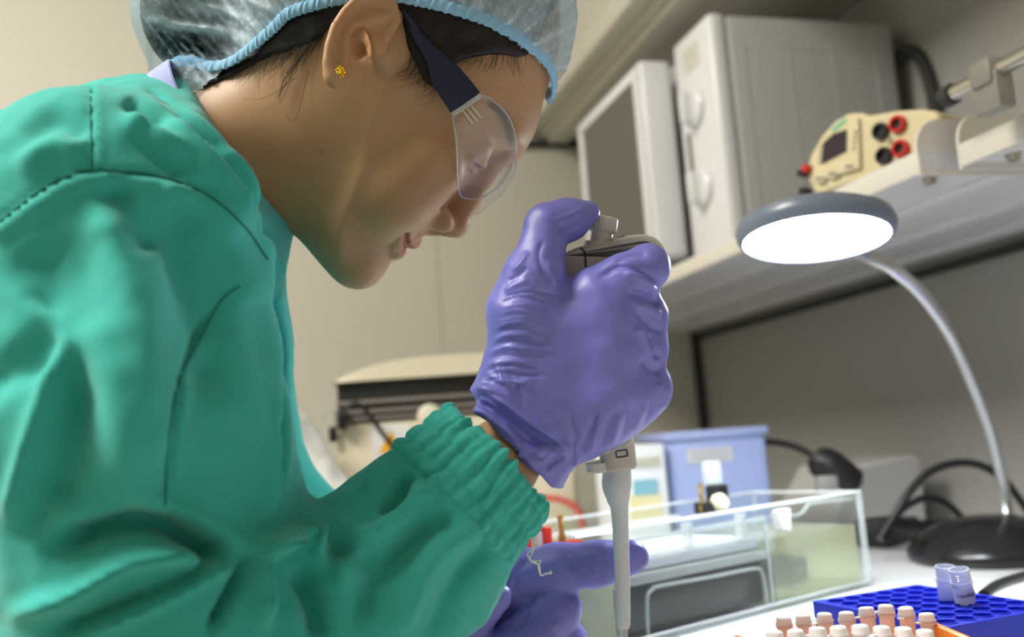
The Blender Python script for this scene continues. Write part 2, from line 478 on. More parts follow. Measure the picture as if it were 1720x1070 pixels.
# ------------------------------------------------------------------ microwave oven on the far shelf
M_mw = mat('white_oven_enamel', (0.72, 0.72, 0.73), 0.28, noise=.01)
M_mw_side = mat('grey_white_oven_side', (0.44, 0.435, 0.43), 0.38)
M_mw_glass = mat('oven_window', (0.10, 0.095, 0.085), 0.15)
mx0, my0, mz0 = 0.665, 1.205, SZ + .018
mw = roomthing('microwave', mx0, my0, mz0, 'white microwave oven with two dials and its door ajar on the shelf', 'microwave')
MH, MD, ML = .352, .315, .43
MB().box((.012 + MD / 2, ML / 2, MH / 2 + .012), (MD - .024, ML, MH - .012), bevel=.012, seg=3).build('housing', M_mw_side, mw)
# embossed panel lines on the camera side
for k in range(4):
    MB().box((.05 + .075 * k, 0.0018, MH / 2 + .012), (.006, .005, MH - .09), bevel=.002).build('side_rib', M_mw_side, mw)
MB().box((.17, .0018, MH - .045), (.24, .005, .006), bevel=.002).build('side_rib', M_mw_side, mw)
MB().box((.012, .064, MH / 2 + .008), (.030, .128, MH), bevel=.010, seg=3).build('control_panel', M_mw, mw)
# dials
for zz in (.235, .110):
    d_ = empty('dial', (0, 0, 0)); bpy.data.objects.remove(d_)
    M = Matrix.Translation((-.003, .066, zz)) @ Matrix.Rotation(-math.pi / 2, 4, 'Y')
    q = MB().lathe([(.030, 0), (.030, .006), (.026, .010), (.0, .010)][:3], 32, M)
    q.box((-.018, .066, zz), (.024, .014, .050), bevel=.005)
    dl = q.build('dial', M_mw, mw)
for k in range(5):
    MB().box((-.0035, .064, .330 - k * .008), (.002, .05, .0022)).build('panel_print', mat('panel_print_beige', (.62, .58, .46), .6), mw, smooth=False)
MB().box((-.0045, .096, .17), (.003, .006, .07), bevel=.001).build('slot', M_gap, mw)
# door: thick slab standing proud, with framed dark window
dx0 = -.060
MB().box((dx0 + .030, .134 + .148, MH / 2 + .004), (.055, .292, MH - .030), bevel=.008, seg=3).build('door', M_mw, mw)
fr = MB()
fy0, fy1, fz0, fz1 = .150, .420, .035, MH - .030
for (c, s) in (((dx0 + .001, (fy0 + fy1) / 2, fz1), (.010, fy1 - fy0 + .02, .018)), ((dx0 + .001, (fy0 + fy1) / 2, fz0), (.010, fy1 - fy0 + .02, .018)),
               ((dx0 + .001, fy0, (fz0 + fz1) / 2), (.010, .018, fz1 - fz0)), ((dx0 + .001, fy1, (fz0 + fz1) / 2), (.010, .018, fz1 - fz0))):
    fr.box(c, s, bevel=.003)
fr.build('door_frame', M_mw, mw)
MB().box((dx0 + .002, (fy0 + fy1) / 2, (fz0 + fz1) / 2), (.004, fy1 - fy0, fz1 - fz0)).build('window', M_mw_glass, mw, smooth=False)
for fx in (.05, .28):
    for fy in (.03, .40):
        MB().lathe([(.014, 0), (.012, .014)], 16, Matrix.Translation((fx, fy, 0))).build('foot', M_gap, mw)
# cord behind the oven, and dark plug
MB().tube([tuple(p) for p in spline([(.325, .03, .30), (.338, .0, .31), (.338, -.03, .27), (.332, -.045, .18), (.330, -.03, .06)], 8)], .010, 10).build('power_cord', M_gap, mw)

# ------------------------------------------------------------------ electrophoresis power supply
M_cream = mat('cream_instrument_plastic', (0.66, 0.58, 0.36), 0.4)
M_black = mat('black_plastic', (0.012, 0.012, 0.014), 0.4)
M_red = mat('red_plastic', (0.55, 0.02, 0.015), 0.35)
psz = SZ + .018
pA = WZ(1355, 330, psz); pB = WZ(1578, 262, psz)
pA = pA + (NX * .012); pB = pB + NX * .012
pu = nrm(pB - pA); pn = nrm(np.cross(pu, [0, 0, 1]))          # pn towards the camera side
if pn @ (CAM - pA) < 0: pn = -pn
plen = np.linalg.norm(pB - pA)
ps = empty('power_supply', tuple(pA)); tag(ps, 'cream electrophoresis power supply with screen and four round sockets on the shelf', 'power supply')
PSM = frame_matrix((0, 0, 0), pu, [0, 0, 1], pn)               # local: x along the face, y up, z out of the face
def fp(px, py, out=0.0):
    """face-plane coordinates of a photographed point"""
    v = W(px, py, 1.0) - CAM; t = ((pA - CAM) @ pn + out) / (v @ pn); w = CAM + v * t - pA
    return float(w @ pu), float(w[2])
outl = [fp(*q) for q in ((1357, 326), (1352, 296), (1360, 262), (1378, 230), (1400, 204), (1424, 190), (1446, 189), (1458, 194), (1500, 186), (1545, 183), (1573, 186), (1577, 195), (1578, 262))]
outl[0] = (0.0, .002); outl[-1] = (plen, .002)
MB().prism(outl, .13, PSM @ Matrix.Translation((0, 0, -.065))).build('case', M_cream, ps, bevel=.004, seg=3)
# proud front fascia on the screen side
fas = [fp(*q) for q in ((1366, 306), (1372, 264), (1388, 232), (1408, 208), (1428, 198), (1446, 198), (1449, 284))]
MB().prism(fas, .006, PSM @ Matrix.Translation((0, 0, .002))).build('fascia', M_cream, ps, bevel=.002)
scr = [fp(*q) for q in ((1386, 276), (1389, 241), (1406, 226), (1427, 219), (1427, 255))]
MB().prism(scr, .002, PSM @ Matrix.Translation((0, 0, .0058))).build('screen', mat('dim_violet_screen', (.045, .030, .040), .2), ps, smooth=False)
def ppos(px, py, out): 
    a, b = fp(px, py, out); return PSM @ Vector((a, b, out))
for a, b, m in ((1481, 221, M_black), (1510, 209, M_red), (1487, 262, M_black), (1515, 250, M_red)):
    T = Matrix.Translation(ppos(a, b, .0)) @ PSM.to_3x3().to_4x4()
    so_ = MB().lathe([(.0092, -.002), (.0092, .005), (.0078, .0062), (.0060, .0062), (.0060, .001)], 24, T, cap=False).build('socket', m, ps)
    MB().lathe([(.0060, .0005), (.0060, .0012)], 20, T).build('socket_bore', M_black, so_)
for a, b, m in ((1352, 292, M_black), (1360, 284, M_red), (1355, 322, M_black)):
    T = Matrix.Translation(ppos(a, b, .0)) @ PSM.to_3x3().to_4x4()
    MB().lathe([(.0046, -.004), (.0046, .009), (.0036, .010)], 16, T).build('side_plug', m, ps)
for a, b in ((1378, 300), (1400, 292), (1428, 280)):
    T = Matrix.Translation(ppos(a, b, .004)) @ PSM.to_3x3().to_4x4()
    MB().prism(rounded_rect(.0125, .0085, .003, 4), .003, T).build('button', mat('button_cream', (.60, .55, .40), .5), ps, bevel=.0006)
    for k in (-1, 0, 1):
        MB().prism(rounded_rect(.0022, .0026, .0006, 2), .0006, T @ Matrix.Translation((k * .0032, -.0008 * k, .0018))).build('button_print', M_black, ps, smooth=False)
for k in range(4):
    for (a, b) in ((1380, 246 + k * 9), (1437, 222 + k * 9)):
        T = Matrix.Translation(ppos(a - k * 1.0, b, .0055)) @ PSM.to_3x3().to_4x4()
        MB().prism(rounded_rect(.0045, .0020, .0005, 2), .0006, T).build('legend_print', mat('grey_print', (.16, .15, .13), .6), ps, smooth=False)
T = Matrix.Translation(ppos(1409, 210, .0055)) @ PSM.to_3x3().to_4x4() @ Matrix.Rotation(.35, 4, 'Z')
lg = MB()
for k in range(5): lg.prism(rounded_rect(.0030, .0055 - .0008 * (k % 2), .0008, 2), .0006, T @ Matrix.Translation((-.008 + .004 * k, 0, 0)))
lo = lg.build('logo', mat('green_print', (.10, .50, .30), .5), ps, smooth=False); lo['label'] = 'small green maker mark'
T = Matrix.Translation(ppos(1497, 237, .001)) @ PSM.to_3x3().to_4x4()
tri = MB()
for k in range(3):
    a0, a1 = math.pi / 2 + k * 2.0944, math.pi / 2 + (k + 1) * 2.0944
    tri.tube([T @ Vector((.0042 * math.cos(a0), .0042 * math.sin(a0), 0)), T @ Vector((.0042 * math.cos(a1), .0042 * math.sin(a1), 0))], .0004, 5)
tri.tube([T @ Vector((0, .0018, 0)), T @ Vector((0, -.0004, 0))], .0004, 5)
tri.build('warning_mark', mat('grey_print2', (.2, .19, .16), .6), ps)
for o in list(ps.children): pass

# ------------------------------------------------------------------ gooseneck LED lamp
M_lampblack = mat('black_lamp_gloss', (0.010, 0.010, 0.011), 0.22)
M_lamprim = mat('blue_grey_rim_glare', (0.15, 0.18, 0.235), 0.28)  # blue-grey lifted to carry the LED's glare in the colour
M_neck = mat('steel_gooseneck', (0.55, 0.56, 0.58), 0.28, metal=1)
lbase = WZ(1668, 938, ZB)
lamp = empty('desk_lamp', tuple(lbase)); tag(lamp, 'gooseneck desk lamp with a glowing round head and black base', 'lamp')
lpi = Matrix.Translation(Vector(lbase)).inverted()
def lpar(o): o.parent = lamp; o.matrix_parent_inverse = lpi; return o
Tb = Matrix.Translation(Vector(lbase))
br = .090
lpar(MB().lathe([(br * .97, 0), (br, .004), (br, .011), (br * .975, .015), (br * .90, .023), (br * .74, .034), (br * .52, .043), (br * .30, .047), (.001, .048)], 64, Tb).build('base', M_lampblack))
LD = .85
lc = W(1369, 390, LD)
a_ = math.radians(15)
ne = -UPV * math.cos(a_) - FWD * math.sin(a_)          # the way the lamp shines
ex = nrm(RGT - ne * (RGT @ ne)); ey = np.cross(ne, ex)
TL = frame_matrix(lc, ex, ey, ne)
R0 = .0695
lpar(MB().lathe([(.0617, .004), (.0628, .0075), (.0655, .0078), (R0 - .001, .003), (R0, -.003), (R0 - .003, -.010), (R0 - .012, -.0150), (.030, -.0185), (.001, -.019)], 72, TL).build('head_rim', M_lamprim))
M_led = bpy.data.materials.new('led_panel'); M_led.use_nodes = True
_b = M_led.node_tree.nodes['Principled BSDF']; _b.inputs['Base Color'].default_value = (.9, .9, .9, 1)
_b.inputs['Emission Color'].default_value = (0.86, 0.94, 1.0, 1); _b.inputs['Emission Strength'].default_value = 80.0
lpar(MB().lathe([(.0617, .0035), (.0617, .0048), (.055, .0056), (.0, .006)][:3], 64, TL).build('led_panel', M_led))
sw = MB().box((0, 0, 0), (.012, .005, .004), bevel=.001).build('switch', M_lampblack); sw.matrix_world = TL @ Matrix.Translation((-.02, .03, -.018)); lpar(sw)
# neck: ribbed tube from the back of the head, over and down to the base
hb_ = W(1458, 434, .885)
neck = spline([tuple(W(*q)) for q in ((1440, 420, .912), (1466, 434, .925), (1500, 452, .94), (1548, 494, .965), (1595, 560, .99), (1632, 640, 1.015), (1662, 720, 1.04), (1682, 800, 1.065), (1690, 850, 1.08), (1693, 880, 1.085))], 40)
lpar(MB().tube([tuple(p) for p in neck], [.0066 if k % 2 else .0058 for k in range(len(neck))], 14).build('gooseneck', M_neck, smooth=False))
e_ = neck[-1]
lpar(MB().lathe([(.013, -.012), (.013, .004), (.010, .010)], 24, Matrix.Translation(Vector(e_))).build('neck_socket', M_lampblack))

# ------------------------------------------------------------------ things on the bench
M_acr = clear_mat('clear_acrylic', (.95, .97, .96), gloss=.02, rough=.03, haze=.010, hazecol=(.9, .93, .93))
M_acr_edge = clear_mat('acrylic_edge', (.92, .95, .95), gloss=.5, rough=.06, haze=.38, hazecol=(.95, .98, 1.0))
M_buffer = clear_mat('pale_yellow_buffer', (.90, .91, .78), gloss=.05, rough=.03, haze=.30, hazecol=(.86, .88, .70))
M_gel = mat('milky_gel', (.82, .84, .92), .3, sss=.3, sssscale=.01, sssr=(1, 1, 1))
M_gold2 = mat('brass_post', (.62, .42, .14), .28, metal=1)
M_hollow_shade = mat('hollow_shade_black', (.012, .012, .014), .3)
tP0 = np.array([0.035, 0.757, ZB]); tP1 = np.array([0.340, 0.989, ZB])
tu = nrm(tP1 - tP0); tv = np.array([-tu[1], tu[0], 0]); tlen = float(np.linalg.norm(tP1 - tP0))
TH, TDp = .094, .135
tank = empty('gel_tank', tuple(tP0), math.atan2(tu[1], tu[0]))
tag(tank, 'clear acrylic gel electrophoresis tank half filled with pale yellow buffer', 'gel tank')
tk = .005
def tpx(px, py, dep=0.0):
    """tank-local x, z of a photographed point lying dep behind the front wall"""
    v = W(px, py, 1.0) - CAM; o = tP0 + tv * dep; t = ((o - CAM) @ tv) / (v @ tv); w = CAM + v * t - tP0
    return float(w @ tu), float(w[2])
for nm, c, s in (('side_panel', (tlen / 2, tk / 2, TH / 2), (tlen, tk, TH)), ('side_panel', (tlen / 2, TDp - tk / 2, TH / 2), (tlen, tk, TH)),
                 ('end_panel', (tk / 2, TDp / 2, TH / 2), (tk, TDp - 2 * tk, TH)), ('end_panel', (tlen - tk / 2, TDp / 2, TH / 2), (tk, TDp - 2 * tk, TH)),
                 ('base_panel', (tlen / 2, TDp / 2, .003), (tlen - 2 * tk, TDp - 2 * tk, .006))):
    MB().box(c, s, bevel=.0008, seg=1).build(nm, M_acr, tank, smooth=False)
def edgebar(a, b, r=.0016):
    MB().tube([a, b], r, 6).build('polished_edge', M_acr_edge, tank)
for a, b in (((0, 0, TH), (tlen, 0, TH)), ((0, tk, TH), (tlen, tk, TH)), ((0, TDp, TH), (tlen, TDp, TH)), ((tlen, 0, .003), (tlen, 0, TH)), ((tlen - tk, 0, .003), (tlen - tk, 0, TH)), ((tlen, 0, TH), (tlen, TDp, TH)), ((tlen, TDp, .003), (tlen, TDp, TH)), ((0, 0, .006), (tlen, 0, .006))):
    edgebar(a, b)
# middle platform: side frames, black shade block below, milky gel on top
x0, _ = tpx(1040, 1000); x1, _ = tpx(1306, 960)
gz = tpx(1180, 935)[1]
px0_, px1_ = x0, x1
# reservoirs either side
lv = .062
MB().box(((tk + px0_) / 2, TDp / 2, lv / 2 + .003), (px0_ - tk - .002, TDp - 2 * tk - .001, lv - .006)).build('buffer_fill', M_buffer, tank, smooth=False)
MB().box(((tlen - tk + px1_) / 2, TDp / 2, lv / 2 + .003), (tlen - tk - px1_ - .004, TDp - 2 * tk - .001, lv - .006)).build('buffer_fill', M_buffer, tank, smooth=False)
MB().box(((px0_ + px1_) / 2, TDp / 2, gz), (px1_ - px0_ - .006, TDp - .03, .010), bevel=.002).build('gel', M_gel, tank)
MB().box(((px0_ + px1_) / 2, TDp / 2, gz - .010), (px1_ - px0_, TDp - .012, .008), bevel=.001).build('platform_top', M_acr_edge, tank)
for xx in (px0_ + .003, px1_ - .003):
    MB().box((xx, TDp / 2, (gz + .014) / 2 + .004), (.005, TDp - .012, gz + .014), bevel=.001).build('platform_side', M_acr, tank)
    edgebar((xx, .006, .006), (xx, .006, gz + .018), .0018)
MB().box(((px0_ + px1_) / 2, TDp / 2, .030), (px1_ - px0_ - .016, TDp - .024, .044), bevel=.002).build('platform_hollow_shade', M_hollow_shade, tank)  # solid black stands in for shade in the empty space
MB().box(((px1_ + tlen) / 2 - .006, TDp * .62, .018), (tlen - px1_ - .026, .05, .024), bevel=.002).build('electrode_block', mat('navy_block', (.012, .014, .035), .35), tank)
MB().box(((px1_ + tlen) / 2 + .022, TDp * .45, .016), (.010, .02, .020), bevel=.002).build('electrode_block', M_black, tank)
# framed window in front of the platform
wl = [tpx(*q) for q in ((1100, 1074), (1098, 1008), (1106, 992), (1120, 985), (1200, 971), (1278, 956), (1290, 962), (1296, 985), (1302, 1046))]
MB().tube([(a, .0075, max(b, .004)) for a, b in spline(wl, 4)], .0016, 6).build('window_frame', M_acr_edge, tank)
# comb rails and gel-lid ledges near the top
for zz, y_ in ((TH - .012, .012), (TH - .026, .012), (TH - .012, TDp - .012)):
    MB().box(((px0_ + px1_) / 2, y_, zz), (px1_ - px0_ + .01, .005, .004), bevel=.001).build('ledge', M_acr_edge, tank, smooth=False)
for xx in (px0_ + .5 * (px1_ - px0_), px0_ + .86 * (px1_ - px0_)):
    MB().box((xx, .014, TH - .016), (.006, .010, .022), bevel=.001).build('comb_slot', M_acr_edge, tank, smooth=False)
# stepped notch at the right reservoir
nt_ = [tpx(*q, .004) for q in ((1296, 868), (1340, 866), (1352, 860), (1360, 846), (1392, 842), (1436, 838))]
MB().tube([(a, .006, b) for a, b in nt_], .0018, 6).build('notched_rim', M_acr_edge, tank)
cl = tpx(1310, 874)
MB().prism([(-.009, .010), (.009, .010), (.0065, -.010), (-.006, -.008)], .010, Matrix(((1, 0, 0, cl[0]), (0, 0, 1, -.002), (0, 1, 0, cl[1]), (0, 0, 0, 1)))).build('wedge_clip', mat('white_clip', (.82, .84, .84), .5), tank, bevel=.001)
# electrode posts
def post(px, py0, py1, dep, holder, label):
    a0 = tpx(px, py0, dep); a1 = tpx(px, py1, dep); h = a1[1]
    M = Matrix.Translation((a0[0], dep, h))
    q = MB().lathe([(.0034, 0), (.0034, .006), (.0022, .008), (.0022, a0[1] - h - .006), (.0026, a0[1] - h - .005), (.0026, a0[1] - h - .001), (.0016, a0[1] - h)], 16, M)
    o = q.build('electrode_post', M_gold2, tank); o['label'] = label
    return a0[0], h
a, b = post(1176, 812, 860, .09, M_black, 'brass electrode post')
MB().box((a + .012, .09, b + .003), (.030, .02, .012), bevel=.002).build('black_holder', M_black, tank)
MB().box((a + .026, .092, b + .014), (.018, .018, .022), bevel=.003).build('black_holder', M_black, tank)
MB().lathe([(.008, -.006), (.009, 0), (.006, .006)], 20, Matrix.Translation((a + .014, .078, b + .008)) @ Matrix.Rotation(math.pi / 2, 4, 'X')).build('white_knob', mat('ivory_knob', (.78, .74, .55), .4), tank)
MB().box((a + .030, .10, b + .036), (.020, .012, .026), bevel=.003).build('clear_tab', M_acr_edge, tank)
a, b = post(941, 864, 912, .03, M_red, 'brass electrode post')
MB().box((a, .03, b - .004), (.030, .018, .010), bevel=.002).build('red_holder', M_red, tank)
MB().box((a - .022, .03, b + .004), (.010, .02, .022), bevel=.002).box((a - .042, .03, b + .004), (.012, .02, .024), bevel=.003).build('red_holder', M_red, tank)
MB().box((a - .031, .028, b + .004), (.012, .014, .018), bevel=.002).build('clear_tab', M_acr_edge, tank)
# bubbles
bb = MB()
for q in ((1331, 903), (1346, 900), (1352, 896), (1342, 904), (1364, 902), (912, 990), (930, 998), (968, 1010)):
    zx = tpx(*q, .008); bb.sphere((zx[0], .0078, zx[1]), .0014, u=8, v=6)
bub = bb.build('bubbles', M_acr_edge, tank); bub['kind'] = 'stuff'

# periwinkle plastic box behind the tank
def pxbox(name, xc, ytop, d, wpx, dep, label, cat, rz=0.0, m=None, zb=ZB):
    top = W(xc, ytop, d); w = wpx * d / FPX
    o = empty(name, (top[0], top[1], zb), rz); tag(o, label, cat)
    return o, w, top[2] - zb
M_peri = mat('periwinkle_plastic', (0.30, 0.36, 0.62), 0.5)
bx_, w_, h_ = pxbox('plastic_box', 1204, 734, 1.22, 172, .1, 'periwinkle blue plastic box standing behind the gel tank', 'box', RZ * .4)
MB().box((0, .08, h_ / 2), (w_, .16, h_), bevel=.008, seg=3).build('box_body', M_peri, bx_)
MB().box((0, .08, h_ + .004), (w_ + .006, .166, .012), bevel=.004).build('box_lid', M_peri, bx_)
MB().box((-.012, -.0008, h_ - .022), (w_ * .45, .002, .018)).build('paper_label', mat('grey_label', (.52, .52, .54), .7), bx_, smooth=False)
for k in range(2):
    MB().box((-.012, -.0020, h_ - .018 - .007 * k), (w_ * .36, .0008, .0022)).build('label_print', mat('faded_print', (.33, .34, .4), .7), bx_, smooth=False)
# carton with printed picture left of it
cx_, w_, h_ = pxbox('reagent_carton', 1070, 748, 1.20, 92, .1, 'white reagent carton with yellow and blue print left of the periwinkle box', 'carton', RZ * .4)
MB().box((0, .06, h_ / 2), (w_, .12, h_), bevel=.003).build('carton_body', mat('white_card', (.72, .74, .78), .7), cx_)
MB().box((.004, -.0008, h_ * .50), (w_ * .6, .002, h_ * .22)).build('printed_panel', mat('yellow_print', (.68, .62, .36), .7), cx_, smooth=False)
MB().box((.006, -.0016, h_ * .66), (w_ * .44, .002, h_ * .12)).build('printed_panel', mat('teal_print', (.20, .42, .52), .7), cx_, smooth=False)
MB().box((.010, -.0010, h_ * .86), (w_ * .5, .002, .012)).build('printed_panel', mat('olive_print', (.45, .46, .36), .7), cx_, smooth=False)
# pale sloped device against the wall
sd0 = W(1475, 768, 1.40)
sl = empty('sloped_device', (sd0[0], sd0[1], ZB), RZ); tag(sl, 'pale grey wedge-shaped bench device beside the black plug', 'device')
hh = sd0[2] - ZB
P2 = [(-.09, 0), (.07, 0), (.075, hh * .96), (.06, hh), (-.035, hh * .92), (-.085, hh * .28)]
MB().prism(P2, .16, Matrix(((1, 0, 0, 0), (0, 0, 1, .08), (0, 1, 0, 0), (0, 0, 0, 1)))).build('device_body', mat('pale_grey_plastic', (.46, .45, .44), .45), sl, bevel=.006, seg=3)
MB().box((-.05, .08, hh * .63), (.005, .12, hh * .3), rot=Matrix.Rotation(.65, 3, 'Y'), bevel=.002).build('key_panel', mat('white_panel', (.62, .62, .60), .4), sl)
# black mains plug and its cable
pc = W(1402, 792, 1.22)
pl_ = empty('mains_plug', tuple(pc)); tag(pl_, 'black mains plug hanging on its cable in front of the pale device', 'plug')
def par(o, root): o.parent = root; o.matrix_parent_inverse = Matrix.Translation(root.location).inverted(); return o
par(MB().tube([tuple(W(*q)) for q in ((1366, 764, 1.225), (1376, 772, 1.222), (1392, 784, 1.22), (1412, 798, 1.22), (1432, 812, 1.22), (1438, 817, 1.22))], [.012, .020, .023, .022, .020, .012], 20).build('plug_body', M_black), pl_)
par(MB().tube([tuple(W(*q)) for q in spline([(1286, 742, 1.30), (1310, 744, 1.28), (1340, 752, 1.25), (1370, 768, 1.225)], 6)], .0045, 10).build('plug_cable', M_black), pl_)
par(MB().box(W(1388, 812, 1.20), (.026, .02, .02), bevel=.004).build('plug_pins', mat('grey_pins', (.25, .25, .24), .4), pl_), pl_)
par(MB().box(W(1398, 826, 1.20), (.02, .012, .008), bevel=.002).build('plug_tag', mat('amber_tag', (.45, .28, .05), .5), pl_), pl_)
# black power cables coiled behind the lamp base
def cable(name, pts, r, label, cat='cable', zfix=None):
    P3 = [np.array(W(*q)) for q in pts]
    for p in P3: p[2] = max(p[2], ZB + r)
    return tag(MB().tube([tuple(p) for p in spline(P3, 8)], r, 10).build(name, M_black), label, cat)
cable('power_cable', [(1478, 906, 1.10), (1500, 870, 1.11), (1528, 826, 1.12), (1560, 794, 1.13), (1600, 779, 1.14), (1640, 780, 1.15), (1680, 800, 1.16), (1712, 838, 1.17), (1740, 880, 1.18)], .0048, 'black power cable arching high behind the lamp neck')
cable('power_cable', [(1492, 880, 1.16), (1520, 852, 1.17), (1556, 836, 1.18), (1590, 846, 1.19), (1616, 870, 1.20), (1640, 900, 1.21)], .0045, 'black power cable in a low arch left of the lamp base')
cable('power_cable', [(1440, 884, 1.20), (1490, 878, 1.19), (1550, 884, 1.20), (1620, 880, 1.22)], .008, 'thick black cable lying flat along the bench behind the lamp')
cable('power_cable', [(1652, 1000, .72), (1672, 985, .76), (1700, 974, .80), (1735, 964, .84), (1790, 950, .9)], .0042, 'black power cable curving over the bench at the right edge')
ad = WZ(1500, 902, ZB)
adp = tag(empty('power_adapter', tuple(WZ(1492, 912, ZB)), RZ + .5), 'flat black power adapter on the bench left of the lamp base', 'adapter')
MB().box((0, 0, .016), (.10, .05, .030), bevel=.005).build('adapter_body', M_black, adp)
MB().box((0, 0, .032), (.05, .026, .002)).build('rating_label', mat('dark_label', (.06, .06, .065), .6), adp, smooth=False)

# ------------------------------------------------------------------ instrument behind the arm, left
M_ivory = mat('ivory_instrument', (0.66, 0.61, 0.45), 0.45)
M_smoke = mat('smoked_black_lid', (0.022, 0.020, 0.018), 0.3)
ID = 1.34
iw = W(765, 690, ID); ins = empty('bench_instrument', (iw[0], iw[1], ZB), RZ * .35)
tag(ins, 'ivory bench instrument with a domed lid, black band and warning triangle', 'instrument')
def iz(py, px=765): return W(px, py, ID)[2] - ZB
hwi = 200 * ID / FPX
MB().box((0, .15, iz(697) / 2), (2 * hwi, .28, iz(697)), bevel=.010, seg=3).build('body', M_ivory, ins)
MB().box((0, .15, (iz(697) + iz(628)) / 2), (2 * hwi - .006, .27, iz(628) - iz(697)), bevel=.003).build('black_band', M_smoke, ins)
for yy, hh_ in ((664, .006), (680, .006), (692, .005)):
    MB().box((0, .012, iz(yy)), (2 * hwi - .004, .008, hh_), bevel=.001).build('trim_stripe', mat('grey_stripe', (.20, .17, .15), .35), ins)
lid = MB(); nL = 24; rows = []
for i in range(nL + 1):
    t = -1 + 2 * i / nL
    zt = iz(628) + .003 + .028 * (1 - abs(t) ** 3.0)
    rows.append([lid.bm.verts.new((t * hwi * 1.01, y, z)) for y, z in ((.004, iz(628)), (.006, zt * .999 - .004), (.03, zt), (.15, zt + .010), (.27, zt), (.292, zt - .004), (.294, iz(628)))])
for r0, r1 in zip(rows[:-1], rows[1:]):
    for k in range(6): lid.bm.faces.new((r0[k], r0[k + 1], r1[k + 1], r1[k]))
    lid.bm.faces.new((r0[0], r0[6], r1[6], r1[0]))
lid.bm.faces.new(rows[0]); lid.bm.faces.new(rows[-1])
lid.build('lid', M_ivory, ins)
def ix(px): return (px - 765) * ID / FPX
def label(pxa, pxb, pya, pyb, name, m, out=.001):
    MB().box((ix((pxa + pxb) / 2), .010 - out, iz((pya + pyb) / 2, (pxa + pxb) / 2)), (abs(ix(pxb) - ix(pxa)), .001, (pyb - pya) * ID / FPX)).build(name, m, ins, smooth=False)
label(622, 686, 714, 772, 'warning_label', mat('white_sticker', (.74, .74, .72), .6), .001)
cxp, czp = ix(654), iz(748, 654)
tri = MB(); r_ = .0205
tri.prism([(r_ * math.cos(math.pi / 2 + k * 2.0944), r_ * math.sin(math.pi / 2 + k * 2.0944)) for k in range(3)], .0012, Matrix(((1, 0, 0, cxp), (0, 0, -1, .0085), (0, 1, 0, czp), (0, 0, 0, 1))))
tri.build('warning_triangle', mat('amber_sign', (.80, .42, .03), .5), ins, smooth=False)
MB().box((cxp, .0074, czp + .003), (.0028, .001, .012)).box((cxp, .0074, czp - .0065), (.003, .001, .003)).build('exclamation_mark', M_black, ins, smooth=False)
label(690, 728, 735, 752, 'yellow_label', mat('yellow_sticker', (.70, .66, .20), .6))
label(606, 660, 782, 822, 'white_label', mat('white_sticker2', (.70, .70, .68), .6))
MB().lathe([(.016, 0), (.018, .010), (.012, .022)], 24, Matrix.Translation((ix(722), .012, iz(700, 722))) @ Matrix.Rotation(math.pi / 2, 4, 'X')).build('latch_knob', mat('ivory_knob2', (.72, .68, .55), .4), ins)
MB().box((ix(576), .0, iz(706, 576)), (.012, .02, .028), bevel=.003).build('cable_gland', M_black, ins)
MB().tube([tuple(Vector((ix(a), y, iz(b, a)))) for a, b, y in spline([(577, 702, -.01), (590, 682, -.012), (606, 680, -.014), (622, 696, -.016), (646, 734, -.018), (672, 770, -.02)], 6)], .0034, 8).build('signal_cable', M_black, ins)
M_hose = mat('red_rubber_hose', (.50, .10, .07), .45)
MB().tube([tuple(Vector((ix(a), y, iz(b, a)))) for a, b, y in spline([(618, 815, -.012), (636, 792, -.016), (660, 780, -.018), (700, 778, -.02), (780, 800, -.02), (880, 832, -.02), (925, 838, -.02), (955, 856, -.018), (962, 890, -.016)], 6)], .0052, 10).build('hose', M_hose, ins)
MB().box((-hwi - .012, .06, iz(760) / 2 + .09), (.020, .05, .13), bevel=.004).build('side_guard', clear_mat('clear_guard', (.9, .92, .9), haze=.3, hazecol=(.75, .75, .7)), ins)
MB().box((-hwi - .004, .004, iz(730, 560)), (.012, .012, .022), bevel=.003).build('side_latch', M_black, ins)
# crumpled white bag left of the instrument
wbp = W(505, 790, 1.22)
def sdf_bag(P_):
    p = P_
    d = sd_cone(p, W(470, 760, 1.24), W(520, 900, 1.22), .055, .085)
    return smin(d, sd_cone(p, W(440, 740, 1.25), W(400, 900, 1.24), .06, .08), .03)
vw, qw = mesh_sdf(sdf_bag, W(330, 1010, 1.2) - .1, W(640, 660, 1.25) + .15, .006)
vw = vw + vert_normals(vw, qw) * (.006 * vnoise(vw, 28, 3) + .003 * vnoise(vw, 60, 5))[:, None]
vw[:, 2] = np.maximum(vw[:, 2], ZB + .0005)
tag(link('white_bag', np_mesh('white_bag', vw, qw), mat('white_plastic_bag', (.74, .73, .70), .5), smooth=True), 'crumpled white plastic bag left of the ivory instrument', 'bag')

